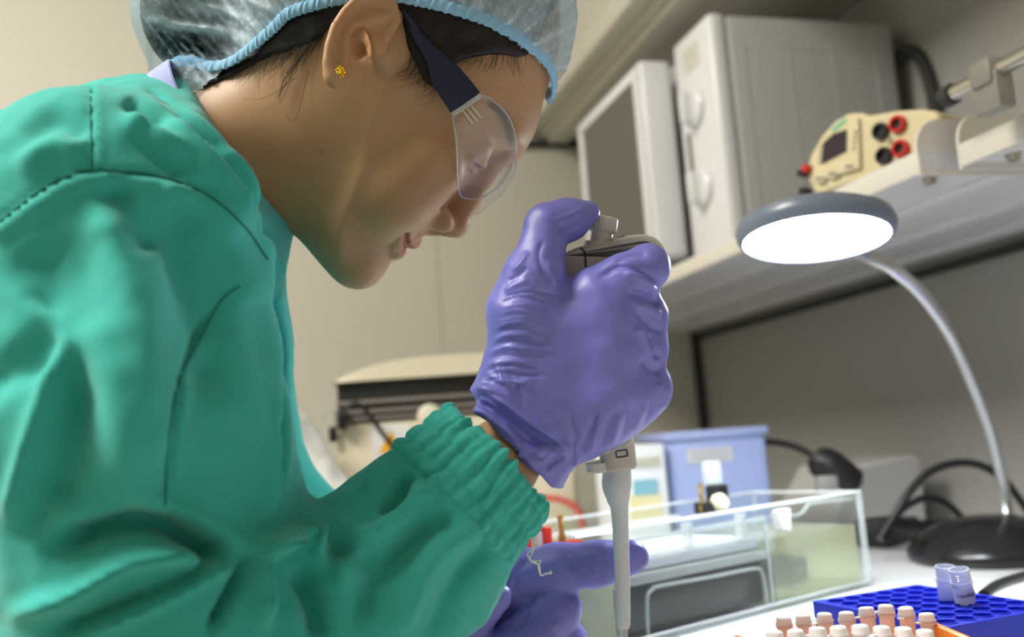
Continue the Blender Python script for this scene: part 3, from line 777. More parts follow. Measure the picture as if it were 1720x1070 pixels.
# ------------------------------------------------------------------ the person
M_skin = bpy.data.materials.new('skin'); M_skin.use_nodes = True
def _skin():
    nt = M_skin.node_tree; b = nt.nodes['Principled BSDF']
    tc = nt.nodes.new('ShaderNodeTexCoord')
    n1 = nt.nodes.new('ShaderNodeTexNoise'); n1.inputs['Scale'].default_value = 45; n1.inputs['Detail'].default_value = 5
    n2 = nt.nodes.new('ShaderNodeTexNoise'); n2.inputs['Scale'].default_value = 900; n2.inputs['Detail'].default_value = 2
    att = nt.nodes.new('ShaderNodeAttribute'); att.attribute_name = 'tone'
    for n in (n1, n2): nt.links.new(tc.outputs['Object'], n.inputs['Vector'])
    mx = nt.nodes.new('ShaderNodeMix'); mx.data_type = 'RGBA'
    mx.inputs['A'].default_value = (0.41, 0.235, 0.118, 1); mx.inputs['B'].default_value = (0.50, 0.295, 0.155, 1)
    nt.links.new(n1.outputs['Fac'], mx.inputs['Factor'])
    mu = nt.nodes.new('ShaderNodeMix'); mu.data_type = 'RGBA'; mu.blend_type = 'MULTIPLY'; mu.inputs['Factor'].default_value = 1
    nt.links.new(mx.outputs['Result'], mu.inputs['A']); nt.links.new(att.outputs['Color'], mu.inputs['B'])
    nt.links.new(mu.outputs['Result'], b.inputs['Base Color'])
    b.inputs['Roughness'].default_value = 0.48
    b.inputs['Specular IOR Level'].default_value = 0.4
    b.inputs['Subsurface Weight'].default_value = 0.25
    b.inputs['Subsurface Radius'].default_value = (1.0, 0.35, 0.2); b.inputs['Subsurface Scale'].default_value = 0.006
    bp = nt.nodes.new('ShaderNodeBump'); bp.inputs['Strength'].default_value = 0.12; bp.inputs['Distance'].default_value = 0.0006
    nt.links.new(n2.outputs['Fac'], bp.inputs['Height']); nt.links.new(bp.outputs['Normal'], b.inputs['Normal'])
_skin()

# head frame: F forward, U up, L towards her right (the photographed side); millimetres
HD = 0.60
PSI = math.radians(-5.0)
HO = W(612, 88, HD)
_F0 = (RGT - UPV) / math.sqrt(2); HU = (RGT + UPV) / math.sqrt(2); _L0 = -FWD
HF = math.cos(PSI) * _F0 + math.sin(PSI) * _L0; HL = math.cos(PSI) * _L0 - math.sin(PSI) * _F0
HM = np.stack([HF, HU, HL]).astype(np.float32)            # rows
def h2w(p): return HO + (np.asarray(p, float) / 1000) @ HM
def w2h(p): return ((np.asarray(p) - HO.astype(np.float32)) @ HM.T) * 1000
def hpx(px, py, d): return w2h(W(px, py, d))              # head coordinates of a photographed point

def poly_grid(poly, x0, x1, y0, y1, st, blur):
    P_ = spline(np.vstack([poly, poly[:1]]), 6)[:-1]
    xs = np.arange(x0, x1 + st, st); ys = np.arange(y0, y1 + st, st)
    X, Y = np.meshgrid(xs, ys, indexing='ij'); x = X.ravel(); y = Y.ravel()
    best = np.full(len(x), 1e9); ins = np.zeros(len(x), bool)
    for (ax, ay), (bx, by) in zip(P_, np.roll(P_, -1, 0)):
        dx, dy = bx - ax, by - ay
        t = np.clip(((x - ax) * dx + (y - ay) * dy) / (dx * dx + dy * dy + 1e-9), 0, 1)
        best = np.minimum(best, np.hypot(x - ax - t * dx, y - ay - t * dy))
        c = ((ay > y) != (by > y)) & (x < dx * (y - ay) / (dy if abs(dy) > 1e-9 else 1e-9) + ax)
        ins ^= c
    g = np.where(ins, -best, best).reshape(X.shape)
    for _ in range(blur):
        g[1:-1] = (g[:-2] + 2 * g[1:-1] + g[2:]) / 4; g[:, 1:-1] = (g[:, :-2] + 2 * g[:, 1:-1] + g[:, 2:]) / 4
    return g.astype(np.float32), x0, y0, st
def grid_at(G, x, y):
    g, x0, y0, st = G
    u = np.clip((x - x0) / st, 0, g.shape[0] - 1.001); v = np.clip((y - y0) / st, 0, g.shape[1] - 1.001)
    i = u.astype(int); j = v.astype(int); a = u - i; b = v - j
    return (g[i, j] * (1 - a) * (1 - b) + g[i + 1, j] * a * (1 - b) + g[i, j + 1] * (1 - a) * b + g[i + 1, j + 1] * a * b)

SF, SU = 1.035, 1.031
prof = [(15, 118), (55, 110), (82, 86), (96, 60), (104.5, 46), (108.5, 37), (110.5, 26), (110, 17), (107, 7), (103, -5), (100.5, -20), (101, -35),
        (103.5, -47), (103, -56), (100.5, -66), (98.5, -74), (96.5, -82), (95.5, -92), (93, -101), (86, -108.5), (73, -111), (57, -108), (40, -98),
        (18, -82), (-8, -62), (-42, -48), (-70, -22), (-82, 16), (-80, 58), (-60, 94), (-25, 114)]
HG = poly_grid(np.array([(a * SF, b * SU) for a, b in prof]), -150, 190, -190, 190, 1.0, 3)
_wu = np.array([-135, -112, -95, -75, -50, -25, 0, 25, 60, 90, 120], float)
_ww = np.array([30, 42, 51, 57, 62, 66, 68.5, 70, 70, 64, 50], float)
_rf = np.array([1.1, 1.2, 1.4, 1.55, 1.4, 1.2, 1.2, 1.12, 1.05, 1.0, 1.0], float)
def mir(p): return (p[0] * SF, p[1] * SU, p[2])
nose_pts = [(100, 12, 0), (103.5, -2, 0), (106.5, -17, 0), (110.5, -31, 0)]
_lip = []
def surf_f(U, L):
    lo, hi = 60.0, 125.0
    for _ in range(22):
        m = (lo + hi) / 2
        if sdf_head(h2w((m, U, L))[None].astype(np.float32), lips=False)[0] < 0: lo = m
        else: hi = m
    return lo
def lip_paths():
    if not _lip:
        mk = lambda pts: [(surf_f(u * SU, l) + o, u * SU, l) for u, l, o in pts]
        _lip.extend([mk(((-61.3, 0, -.3), (-60.7, 5, -.2), (-60.6, 14, -1.0), (-59.6, 25, -1.8))),
                     mk(((-72.6, 0, -.2), (-71.6, 7, -.2), (-68.5, 15, -1.0), (-61.8, 25, -1.8))),
                     mk(((-66.8, 0, 3.4), (-66.2, 8, 3.0), (-64.2, 17, 1.6), (-60.2, 30, .2)))])
    return _lip
def sdf_head(P_, lips=True):
    """skin of head and neck; P_ in world metres"""
    h = w2h(P_); F, U, L = h[:, 0], h[:, 1], h[:, 2]; A = np.abs(L)
    hm = np.stack([F, U, A], 1)
    s = grid_at(HG, F, U)
    w = np.interp(U, _wu, _ww).astype(np.float32)
    # the front of the face curves back faster than the sides: an elliptic section
    ff = np.clip((F - 5) / 55, 0, 1); ff = ff * ff * (3 - 2 * ff)
    R = w * (1 + (np.interp(U, _wu, _rf).astype(np.float32) - 1) * ff)
    t = np.maximum(s + R, 0) * w / R
    d = np.hypot(t, A) - w
    # brow ridge, cheekbone, cheek, jaw
    d = smin(d, sd_ell(hm, mir((98, 23, 22)), (9, 7, 19)), 14)
    d = smin(d, sd_ell(hm, mir((80, -17, 46)), (17, 12, 14)), 22)
    d = smin(d, sd_ell(hm, mir((78, -42, 36)), (17, 22, 18)), 24)
    d = smin(d, sd_ell(hm, mir((91, -94, 0)), (11, 13, 17)), 16)
    # eye socket, eyeball, lids
    d = smax(d, -sd_ell(hm, mir((104, 2, 33)), (11, 12, 17)), 12)
    eye = sd_ell(hm, mir((87.5, 2, 33)), (12.5, 12.5, 12.5))
    d = smin(d, eye - 1.2, 3.5)
    lid = sd_path(hm, [mir(p) for p in ((97, 0.5, 20), (100.3, 1.2, 28), (99.6, .4, 36), (94, -2.0, 46))], [1.3, 1.8, 1.9, 1.4])
    d = smin(d, lid, 2.5)
    lid2 = sd_path(hm, [mir(p) for p in ((97, -1, 20), (99, -5.5, 28), (98.3, -6, 36), (94, -3.5, 46))], [1.0, 1.4, 1.4, 1.2])
    d = smin(d, lid2, 3)
    # nose
    nd = sd_path(hm, [mir(p) for p in nose_pts], [7.0, 6.4, 7.2, 8.2], 6)
    nd = smin(nd, sd_ell(hm, mir((112.0, -35.5, 0)), (9.2, 8.0, 9.5)), 5)
    nd = smin(nd, sd_ell(hm, mir((103.0, -39.5, 12.0)), (10.5, 7.8, 6.8)), 4)
    nd = smin(nd, sd_cone(hm, mir((111, -41, 0)), mir((105, -46, 0)), 4.2, 4.5), 3)
    d = smin(d, nd, 6)
    d = smax(d, -sd_ell(hm, mir((107.5, -45.0, 8.0)), (6.4, 5.2, 3.4)), 1.6)
    d = smax(d, -(sd_path(hm, [mir(p) for p in ((103, -30, 19.5), (94.0, -36, 20.5), (92.5, -42, 20.5), (96, -47, 19))], [.9, 1.1, 1.1, 0.6]) - .4), 5)    # alar crease
    # lips, laid on the face's own surface
    if lips:
        up, lo_, slit = lip_paths()
        d = smin(d, sd_path(hm, up, [4.4, 4.2, 3.4, 2.0], 3), 4.0); d = smin(d, sd_path(hm, lo_, [4.6, 4.4, 3.6, 2.0], 3), 4.0)
        d = smax(d, -sd_path(hm, slit, [1.0, 1.0, 1.1, 1.3]), 2.2)
    # smile fold beside the mouth
    d = smax(d, -sd_path(hm, [mir(p) for p in ((95, -44, 25), (90.5, -49, 31), (87, -56, 35))], [.7, .9, .6]), 7)
    d = d / 1000
    # neck
    d = smin(d, sd_cone(P_, NK0, NK1, 0.0475, 0.052), 0.034)
    return d
NK0 = W(556, 182, 0.602); NK1 = W(250, 330, 0.605)

# ear, modelled at its photographed place on the near side, in a tilted ear plane
def ear_d(px, py): return 0.5225 - 0.00010 * (640 - px)        # the rim stands off towards the back
def EP(px, py, off=0.0): return W(px, py, ear_d(px, py) - off / 1000)
ear_outline = [(672, 24), (655, 2), (630, -12), (602, -6), (578, 16), (560, 42), (549, 76), (545, 104), (549, 130), (562, 146), (578, 140), (590, 124), (604, 108),
               (618, 92), (630, 66), (664, 50)]
helix = [(652, 62), (668, 34), (660, 8), (632, -8), (602, -2), (580, 20), (563, 46), (553, 78), (550, 106), (556, 128)]
anti = [(650, 26), (626, 30), (604, 40), (588, 58), (580, 80), (582, 98), (590, 110)]
EG = poly_grid(np.array(ear_outline, float), 520, 700, -40, 170, 1.5, 2)
def sdf_ear(P_):
    px, py, d = to_px(P_.astype(np.float64))
    off = (ear_d(px, py) - d) * 1000                          # mm towards the camera
    s = grid_at(EG, px, py) / 3.02
    th = 2.3
    q = np.maximum(s + th, 0); e = np.hypot(q, off - 0.0) - th - np.clip(-s / 20, 0, 1) * .4
    # broad root joining the ear to the head
    cx, cy = px - 636, py - 72
    e = smin(e, sd_ell(np.stack([px / 3.02, py / 3.02, off], 1), (646 / 3.02, 62 / 3.02, -11), (11, 19, 9)), 6)
    e = smin(e, sd_path(P_, [EP(a, b, 2.6) for a, b in helix], [.0020] * 2 + [.0026] * 6 + [.0028, .0022]) * 1000, 2.2)
    e = smin(e, sd_path(P_, [EP(a, b, 1.6) for a, b in anti], [.0018, .0024, .0028, .0030, .0030, .0028, .0024]) * 1000, 3.0)
    e = smin(e, sd_ell(P_, EP(630, 80, -1.5), (.0075, .0060, .0062)) * 1000, 4.0)          # tragus
    e = smin(e, sd_ell(P_, EP(562, 126, 1.0), (.0058, .0045, .0068)) * 1000, 3.5)         # lobe
    c = np.minimum(sd_ell(P_, EP(606, 76, 2.2), (.0058, .0085, .0100)) * 1000, sd_ell(P_, EP(596, 102, 1.6), (.0026, .0065, .0036)) * 1000)
    c = np.minimum(c, sd_ell(P_, EP(607, 88, -4), (.0032, .0090, .0038)) * 1000)
    e = smax(e, -c, 3.2)
    return e / 1000
def sdf_skin(P_):
    d = sdf_head(P_)
    near = np.nonzero(np.linalg.norm(P_ - EC, axis=1) < 0.055)[0]
    if len(near): ed = sdf_ear(P_[near]).astype(np.float32); d[near] = smin(d[near], ed, 0.006)
    if len(near): d[near] = smax(d[near], -np.minimum(sd_path(P_[near], [EP(610, 78, -7), EP(602, 92, -6), EP(595, 104, -2)], [.0030, .0034, .0024]), sd_path(P_[near], [EP(608, 84, -14), EP(602, 92, -13)], [.0036, .0038])), .0012)
    return d
EC = W(610, 70, 0.525).astype(np.float32)
vh, qh = mesh_sdf(sdf_skin, HO - np.array([.21, .14, .17]), HO + np.array([.17, .14, .15]), 0.00135)
vh = refine(sdf_skin, vh)

# torso and arms under the gown, wrists showing
ELB = W(300, 1090, 0.455); WRI = W(838, 777, 0.535); SHO = W(190, 430, 0.475)
SHO2 = W(330, 470, 0.76); ELB2 = W(480, 1050, 0.80); WRI2 = W(800, 1080, 0.66)
def sdf_body(P_):
    d = sd_cone(P_, NK1, W(180, 570, .62), 0.048, 0.085)
    d = smin(d, sd_cone(P_, W(180, 570, .62), W(120, 1150, .63), 0.085, 0.095), .03)
    d = smin(d, sd_cone(P_, W(230, 480, .6), SHO, 0.055, 0.045), .03)
    d = smin(d, sd_cone(P_, W(230, 480, .64), SHO2, 0.055, 0.045), .03)
    d = smin(d, sd_cone(P_, SHO, ELB, 0.046, 0.037), .02); d = smin(d, sd_cone(P_, SHO2, ELB2, 0.046, 0.037), .02)
    d = smin(d, sd_path(P_, [ELB, WRI], [.040, .0212]), .02)
    d = smin(d, sd_path(P_, [WRI, W(905, 690, .541)], [.0212, .0150]), .01)
    d = smin(d, sd_cone(P_, ELB2, WRI2, .038, .026), .02)
    return d
vb, qb = mesh_sdf(sdf_body, W(-150, 1400, .4) - .2, W(950, 200, .9) + .25, 0.0045)
body_v = np.vstack([vh, vb]); body_q = np.vstack([qh, qb + len(vh)])
me = np_mesh('person', body_v, body_q)
# skin tone: lips, flushed nose and cheeks, brows, moles
h = w2h(body_v.astype(np.float32)); hm = np.stack([h[:, 0], h[:, 1], np.abs(h[:, 2])], 1)
px, py, dd = to_px(body_v)
tone = np.ones((len(body_v), 4), np.float32)
def blend(mask, col):
    tone[:, :3] = tone[:, :3] * (1 - mask[:, None]) + np.array(col, np.float32) * mask[:, None]
sm = lambda d, a, b: np.clip((b - d) / (b - a), 0, 1)
isH = np.arange(len(body_v)) < len(vh)
_u, _l, _s = lip_paths()
lipd = np.minimum(sd_path(hm, [(f + 1.5, u - .8, l) for f, u, l in _u], [3.4, 3.4, 2.4, .6]), sd_path(hm, [(f + 1.5, u + .8, l) for f, u, l in _l], [3.6, 3.4, 2.6, .6]))
lipd = np.minimum(lipd, sd_path(hm, _s, [2.5, 2.5, 1.6, 1.0]))
blend(sm(lipd, -0.3, 1.6) * isH * 0.9, (0.92, 0.30, 0.30))
blend(sm(sd_path(hm, _s, [1.0, 1.0, 1.1, 1.2]), -.2, 1.2) * isH * .6, (.35, .10, .10))
blend(sm(sd_ell(hm, mir((108, -38, 6)), (14, 14, 14)), -6, 6) * isH * .5, (1.12, .92, .92))
blend(sm(sd_ell(hm, mir((84, -30, 44)), (22, 22, 22)), -14, 8) * isH * .35, (1.08, .9, .88))
_bd, _, _bt = seg_dist(px, py, spline([(824, 174), (842, 190), (854, 212), (859, 240)], 6))
blend(np.clip(1.3 - _bd / (11 - 6 * np.abs(_bt - .6)), 0, 1) * isH * (dd < .61) * .78, (0.18, 0.14, 0.14))
lash = sd_path(hm, [mir(p) for p in ((99, -1.5, 21), (102, -1.2, 28), (101.5, -2.2, 36), (95.5, -3.5, 46))], [.7, 1.1, 1.2, .8])
blend(sm(lash, -.4, 1.0) * isH * .9, (0.06, 0.05, 0.06))
ear_b = sm(np.hypot((px - 606) / 60, (py - 60) / 80), .5, 1.0) * (dd < .54) * isH
blend(ear_b * .35, (1.1, .86, .8))
for mx_, my_, mr, ms in [(539, 255, 3.4, .55), (610, 142, 2.4, .5), (612, 126, 1.8, .4), (879, 146, 2.4, .5), (838, 148, 2.2, .5), (750, 250, 2.4, .45), (700, 286, 1.8, .45), (734, 240, 1.8, .35), (588, 158, 1.5, .3)]:
    blend(sm(np.hypot(px - mx_, py - my_), mr * .5, mr * 1.3) * isH * (dd < .6) * ms, (.35, .25, .22))
ca = me.color_attributes.new('tone', 'FLOAT_COLOR', 'POINT'); ca.data.foreach_set('color', tone.ravel())
person = link('person', me, M_skin, smooth=True)
tag(person, 'person in a green gown and pale blue hair net bent over a pipette', 'person')

# ------------------------------------------------------------------ gown
def cloth_mat(name, c1, c2, scale=1500.0, rough=0.85, bump=0.25):
    m = bpy.data.materials.new(name); m.use_nodes = True; nt = m.node_tree; b = nt.nodes['Principled BSDF']
    tc = nt.nodes.new('ShaderNodeTexCoord')
    n1 = nt.nodes.new('ShaderNodeTexNoise'); n1.inputs['Scale'].default_value = 14; n1.inputs['Detail'].default_value = 3
    n2 = nt.nodes.new('ShaderNodeTexNoise'); n2.inputs['Scale'].default_value = scale; n2.inputs['Detail'].default_value = 2
    for n in (n1, n2): nt.links.new(tc.outputs['Object'], n.inputs['Vector'])
    mx = nt.nodes.new('ShaderNodeMix'); mx.data_type = 'RGBA'
    mx.inputs['A'].default_value = (*c1, 1); mx.inputs['B'].default_value = (*c2, 1)
    nt.links.new(n1.outputs['Fac'], mx.inputs['Factor']); nt.links.new(mx.outputs['Result'], b.inputs['Base Color'])
    b.inputs['Roughness'].default_value = rough; b.inputs['Specular IOR Level'].default_value = 0.12
    b.inputs['Sheen Weight'].default_value = 0.18; b.inputs['Sheen Roughness'].default_value = 0.5
    bp = nt.nodes.new('ShaderNodeBump'); bp.inputs['Strength'].default_value = bump; bp.inputs['Distance'].default_value = 0.0005
    nt.links.new(n2.outputs['Fac'], bp.inputs['Height']); nt.links.new(bp.outputs['Normal'], b.inputs['Normal'])
    return m
M_gown = cloth_mat('green_cotton_gown', (0.040, 0.40, 0.345), (0.060, 0.47, 0.41))
COL_B = W(402, 262, .600)                    # middle of the collar's edge
neck_dir = nrm(RGT * .835 + UPV * .55)
CUFF0 = W(700, 903, .500); CUFF1 = W(818, 790, .513)
def sdf_gown(P_):
    d = sd_cone(P_, W(270, 350, .60), W(180, 405, .487), .062, .074)                 # near shoulder
    d = smin(d, sd_cone(P_, W(270, 350, .60), W(320, 430, .715), .060, .070), .03)   # far shoulder
    d = smin(d, sd_cone(P_, W(240, 365, .60), W(-60, 520, .62), .078, .115), .05)    # upper back
    d = smin(d, sd_cone(P_, W(-60, 520, .62), W(-120, 1300, .63), .115, .13), .05)
    d = smin(d, sd_path(P_, [W(298, 450, .60), W(278, 600, .60), W(268, 900, .61), W(230, 1300, .62)], [.053, .080, .079, .09]), .03)   # chest
    # collar
    d = smin(d, sd_cone(P_, W(285, 345, .60), COL_B, .064, .0530), .012)
    arm = sd_path(P_, [W(185, 430, .478), W(215, 700, .460), W(300, 1090, .455)], [.073, .072, .074], .02)
    fore = sd_path(P_, [W(300, 1100, .455), W(560, 1040, .478), W(690, 932, .497), W(752, 857, .507), CUFF1], [.070, .052, .0465, .0395, .0350], .012)
    arm = smin(arm, fore, .012)
    _x, _y, _d = to_px(P_.astype(np.float64))
    kk = (.0035 + .018 * np.clip((470 - _y) / 120, 0, 1)).astype(np.float32)
    d = smin(d, arm, kk)
    arm2 = sd_path(P_, [W(325, 500, .735), W(405, 850, .735), W(600, 990, .70), WRI2], [.066, .054, .047, .040], .02)
    d = smin(d, arm2, .01)
    # open neck: cut square at the collar edge and hollow it around the neck
    pl = (P_ - (COL_B + neck_dir * 0.004).astype(np.float32)) @ neck_dir.astype(np.float32)
    reg = np.linalg.norm(P_ - COL_B.astype(np.float32), axis=1) - 0.13
    d = smax(d, np.maximum(pl, reg * -1 - 1) * 1.0 + np.where(reg > 0, -1.0, 0.0), .003)
    d = smax(d, -(sd_cone(P_, NK0, NK1, .0495, .0535)), .002)
    # open sleeve end at the cuff
    ax = nrm(CUFF1 - CUFF0).astype(np.float32)
    pl = (P_ - CUFF1.astype(np.float32)) @ ax
    near = np.linalg.norm(P_ - CUFF1.astype(np.float32), axis=1) < 0.09
    d = np.where(near, smax(d, pl, .002), d)
    return d
vg, qg = mesh_sdf(sdf_gown, W(-230, 1330, .42) - np.array([.12, .1, .0]), W(900, 60, .86) + np.array([.02, .05, .02]), 0.0026)
ng = grad(sdf_gown, vg, 1e-3)
px, py, dd = to_px(vg)
# soft large-scale looseness of the cloth
loose = 0.0030 * vnoise(vg, 14, 3) + 0.0014 * vnoise(vg * np.array([1, 1, .6]), 32, 5)
wl = np.clip(np.hypot(px - 470, py - 380) / 200 - .2, 0, 1)
vg = vg + ng * (loose * wl)[:, None]
# folds and seams followed from the photograph
folds = [
    # seams
    ([(0, 372), (60, 325), (110, 298), (155, 285), (215, 288), (290, 302), (360, 335), (415, 385), (455, 440)], 5, -.0022, 'G'),
    ([(0, 392), (60, 345), (110, 316), (157, 301), (215, 304), (290, 318), (355, 350), (405, 398)], 14, .0022, 'G'),
    ([(153, 145), (152, 200), (155, 285)], 4, -.0018, 'G'), ([(163, 150), (164, 200), (166, 275)], 8, .0012, 'G'),
    # shoulder / collar folds
    ([(205, 175), (250, 225), (310, 270), (365, 330), (420, 400)], 16, 0.0087, 'r'),
    ([(270, 190), (320, 250), (380, 330), (440, 420), (455, 480)], 11, 0.0093, 'r'),
    ([(300, 215), (345, 262), (400, 345), (440, 410)], 9, -0.0075, 'r'),
    ([(222, 205), (270, 262), (320, 300)], 16, -0.0060, 'r'),
    ([(340, 250), (385, 290), (420, 345), (450, 390)], 10, 0.0060, 'r'),
    ([(210, 165), (240, 190), (280, 215)], 14, -0.0060, 'r'),
    ([(30, 230), (100, 200), (150, 230)], 22, -0.0045, 'r'), ([(20, 290), (90, 250), (145, 260)], 20, 0.0045, 'r'),
    ([(180, 300), (220, 370), (260, 430)], 26, -0.0083, 'r'), ([(260, 320), (330, 350), (400, 400)], 22, 0.0053, 'r'),
    # collar band and its flap
    ([(235, 138), (300, 190), (360, 262), (410, 335), (446, 410)], 7, -.0070, 'r'), ([(250, 150), (318, 205), (378, 280), (428, 360)], 10, .0050, 'r'),
    ([(300, 165), (352, 222), (398, 288), (440, 352)], 14, .0030, 'r'), ([(426, 330), (440, 380), (452, 418)], 6, -.0045, 'r'),
    # long front ridge of the sleeve
    ([(415, 395), (445, 470), (462, 560), (468, 680), (462, 800), (440, 900)], 16, .0065, 'r'),
    ([(446, 470), (468, 560), (470, 680), (466, 880)], 6, -.0110, 'r'),
    # broad planes of the upper arm
    ([(175, 310), (205, 420), (220, 560), (235, 700), (262, 840)], 50, .0130, 'r'), ([(250, 330), (310, 430), (350, 540), (360, 700)], 55, -.0110, 'r'),
    ([(60, 400), (80, 480), (60, 520)], 45, -.0060, 'r'), ([(330, 360), (400, 430), (440, 520)], 26, .0050, 'r'), ([(150, 620), (120, 760), (90, 860)], 30, -.0070, 'r'),
    # upper arm
    ([(275, 320), (262, 450), (255, 600), (250, 720)], 26, .0035, 'r'),
    ([(400, 480), (340, 560), (300, 640), (282, 740), (278, 850)], 9, -.0050, 'r'),
    ([(375, 530), (318, 600), (296, 680), (290, 790)], 20, .0036, 'r'),
    ([(110, 545), (90, 640), (50, 780), (15, 900)], 22, .0080, 'r'),
    ([(112, 560), (40, 610), (-60, 650)], 34, -.0080, 'r'),
    ([(135, 575), (118, 680), (80, 800), (30, 930)], 24, -.0060, 'r'),
    ([(150, 520), (180, 640), (200, 760), (235, 850)], 30, .0055, 'r'),
    ([(270, 850), (330, 868), (400, 912), (440, 930)], 14, .0050, 'r'),
    ([(200, 820), (260, 850), (270, 870)], 20, .0060, 'r'),
    # elbow: deep tucks
    ([(60, 935), (150, 900), (260, 878), (340, 915), (385, 940)], 20, -.0210, 'r'),
    ([(0, 1040), (120, 1000), (220, 945), (310, 935), (345, 945)], 16, .0125, 'r'),
    ([(60, 1070), (180, 1030), (290, 985), (360, 945)], 12, -.0100, 'r'),
    ([(130, 1070), (260, 1010), (340, 970), (400, 945)], 14, .0090, 'r'),
    ([(345, 1070), (380, 1010), (412, 950), (418, 930)], 9, -.0105, 'r'),
    ([(470, 905), (430, 935), (432, 990), (445, 1070)], 14, .0150, 'r'),
    ([(420, 945), (455, 915), (500, 905), (560, 960)], 14, .0150, 'r'),
    ([(500, 945), (525, 1010), (540, 1080)], 16, -.0110, 'r'),
    ([(535, 880), (530, 905), (545, 935)], 12, .0090, 'r'),
    ([(545, 870), (600, 900), (640, 905), (700, 860)], 18, .0045, 'r'),
    ([(548, 905), (600, 935), (640, 930)], 18, -.0055, 'r'),
    # forearm
    ([(690, 790), (668, 835), (640, 870)], 11, -0.0118, 'r'),
    ([(700, 800), (690, 850), (600, 930), (560, 1000)], 16, 0.0080, 'r'),
    ([(780, 860), (700, 900), (640, 960), (590, 1070)], 20, -0.0087, 'r'),
    ([(820, 880), (740, 920), (690, 1000), (660, 1080)], 22, 0.0080, 'r'),
    ([(850, 905), (790, 950), (750, 1020), (720, 1090)], 18, -0.0066, 'r'),
    ([(740, 790), (720, 830), (700, 850)], 9, 0.0057, 'r'), ([(655, 775), (640, 800), (610, 830)], 10, 0.0057, 'r'),
]
vg = sculpt(vg, vert_normals(vg, qg), folds)
# fine puckering of the cloth
vg = vg + ng * (0.0008 * vnoise(vg, 110, 9) * wl)[:, None]
gown = link('gown', np_mesh('gown', vg, qg), M_gown, person, smooth=True)
gown['label'] = 'green cotton lab gown with gathered cuffs'

# gathered elastic cuff: a tube pleated round the wrist
def make_cuff(c0, c1, r0, r1, name, flat=1.0, seed=1):
    ax = nrm(c1 - c0); L = np.linalg.norm(c1 - c0)
    e1 = nrm(np.cross(ax, FWD)); e2 = np.cross(ax, e1)
    nu, nv = 520, 72
    ph = np.linspace(0, 2 * np.pi, nu, endpoint=False)
    v = np.linspace(0, 1, nv)
    PH, V = np.meshgrid(ph, v)
    rng = np.random.default_rng(seed)
    ru = np.zeros_like(PH)
    for n, a in ((19, .4), (27, .6), (35, .55), (44, .25)):
        p0 = rng.uniform(0, 6.28)
        ru += a * np.sin(n * PH + p0 + 1.6 * np.sin(3 * V * 2 + rng.uniform(0, 6)) * .6 + 2.2 * V * rng.uniform(-1, 1))
    ru = np.where(ru > 0, ru, ru * 1.2)
    rows = np.exp(-((V - .30) / .035) ** 2) + np.exp(-((V - .58) / .035) ** 2) + np.exp(-((V - .84) / .03) ** 2)   # elastic rows
    amp = 0.00105 * (np.clip(V / .2, 0, 1)) * (1 - .30 * rows)
    base = np.where(V < .2, r0 - .0055 + .0055 * np.sin(np.pi / 2 * np.clip(V / .2, 0, 1)), r0) + (r1 - r0) * V + .0018 * np.sin(np.pi * np.clip((V - .02) / .28, 0, 1)) + .0009 * np.sin(np.pi * np.clip((V - .30) / .28, 0, 1)) + .0009 * np.sin(np.pi * np.clip((V - .58) / .26, 0, 1)) - .0007 * rows
    # rolled scalloped edge
    edge = np.clip((V - .92) / .08, 0, 1)
    rad = base + amp * ru * (1 + .25 * edge) - .0035 * edge ** 2
    pos = c0 + (ax * (V * L + 0.0009 * edge * ru + .0012 * np.sin(5 * PH + 1) * V)[..., None]) + (rad * np.cos(PH))[..., None] * e1 + (rad * np.sin(PH) * flat)[..., None] * e2
    # turn the edge in
    inner = c1 - ax * .012 + ((r1 - .006) * np.cos(ph))[:, None] * e1 + ((r1 - .006) * np.sin(ph) * flat)[:, None] * e2
    P_ = np.vstack([pos.reshape(-1, 3), inner])
    F = []
    i = np.arange(nu); j = (i + 1) % nu
    for k in range(nv):
        F.append(np.stack([k * nu + i, k * nu + j, (k + 1) * nu + j, (k + 1) * nu + i], 1))
    o = link(name, np_mesh(name, P_, np.vstack(F)[:, ::-1]), M_gown, gown, smooth=True)
    return o
cuff_ax = nrm(CUFF1 - CUFF0)
cf = make_cuff(CUFF1 - cuff_ax * .0330, CUFF1 + cuff_ax * .0085, .0440, .0400, 'cuff')
cf['label'] = 'gathered elastic cuff of the near sleeve'
# loose white threads hanging from the cuff
def thread(pts, r, n, parent):
    return MB().tube([tuple(W(a, b, c)) for a, b, c in spline(pts, 6)], r, 6).build('loose_thread', mat('white_thread', (.75, .76, .74), .8), parent)
cf_t = thread([(884, 886, .520), (893, 905, .520), (894, 922, .521), (886, 930, .522), (892, 942, .522), (905, 950, .522), (908, 966, .522), (918, 963, .522), (926, 963, .522), (924, 959, .522)], .0005, 6, gown)
cf_t['label'] = 'loose white thread hanging from the cuff'
thread([(888, 886, .519), (896, 900, .519), (898, 918, .520), (890, 938, .521), (897, 943, .521), (908, 942, .521), (904, 952, .521), (907, 964, .521)], .0004, 6, gown)

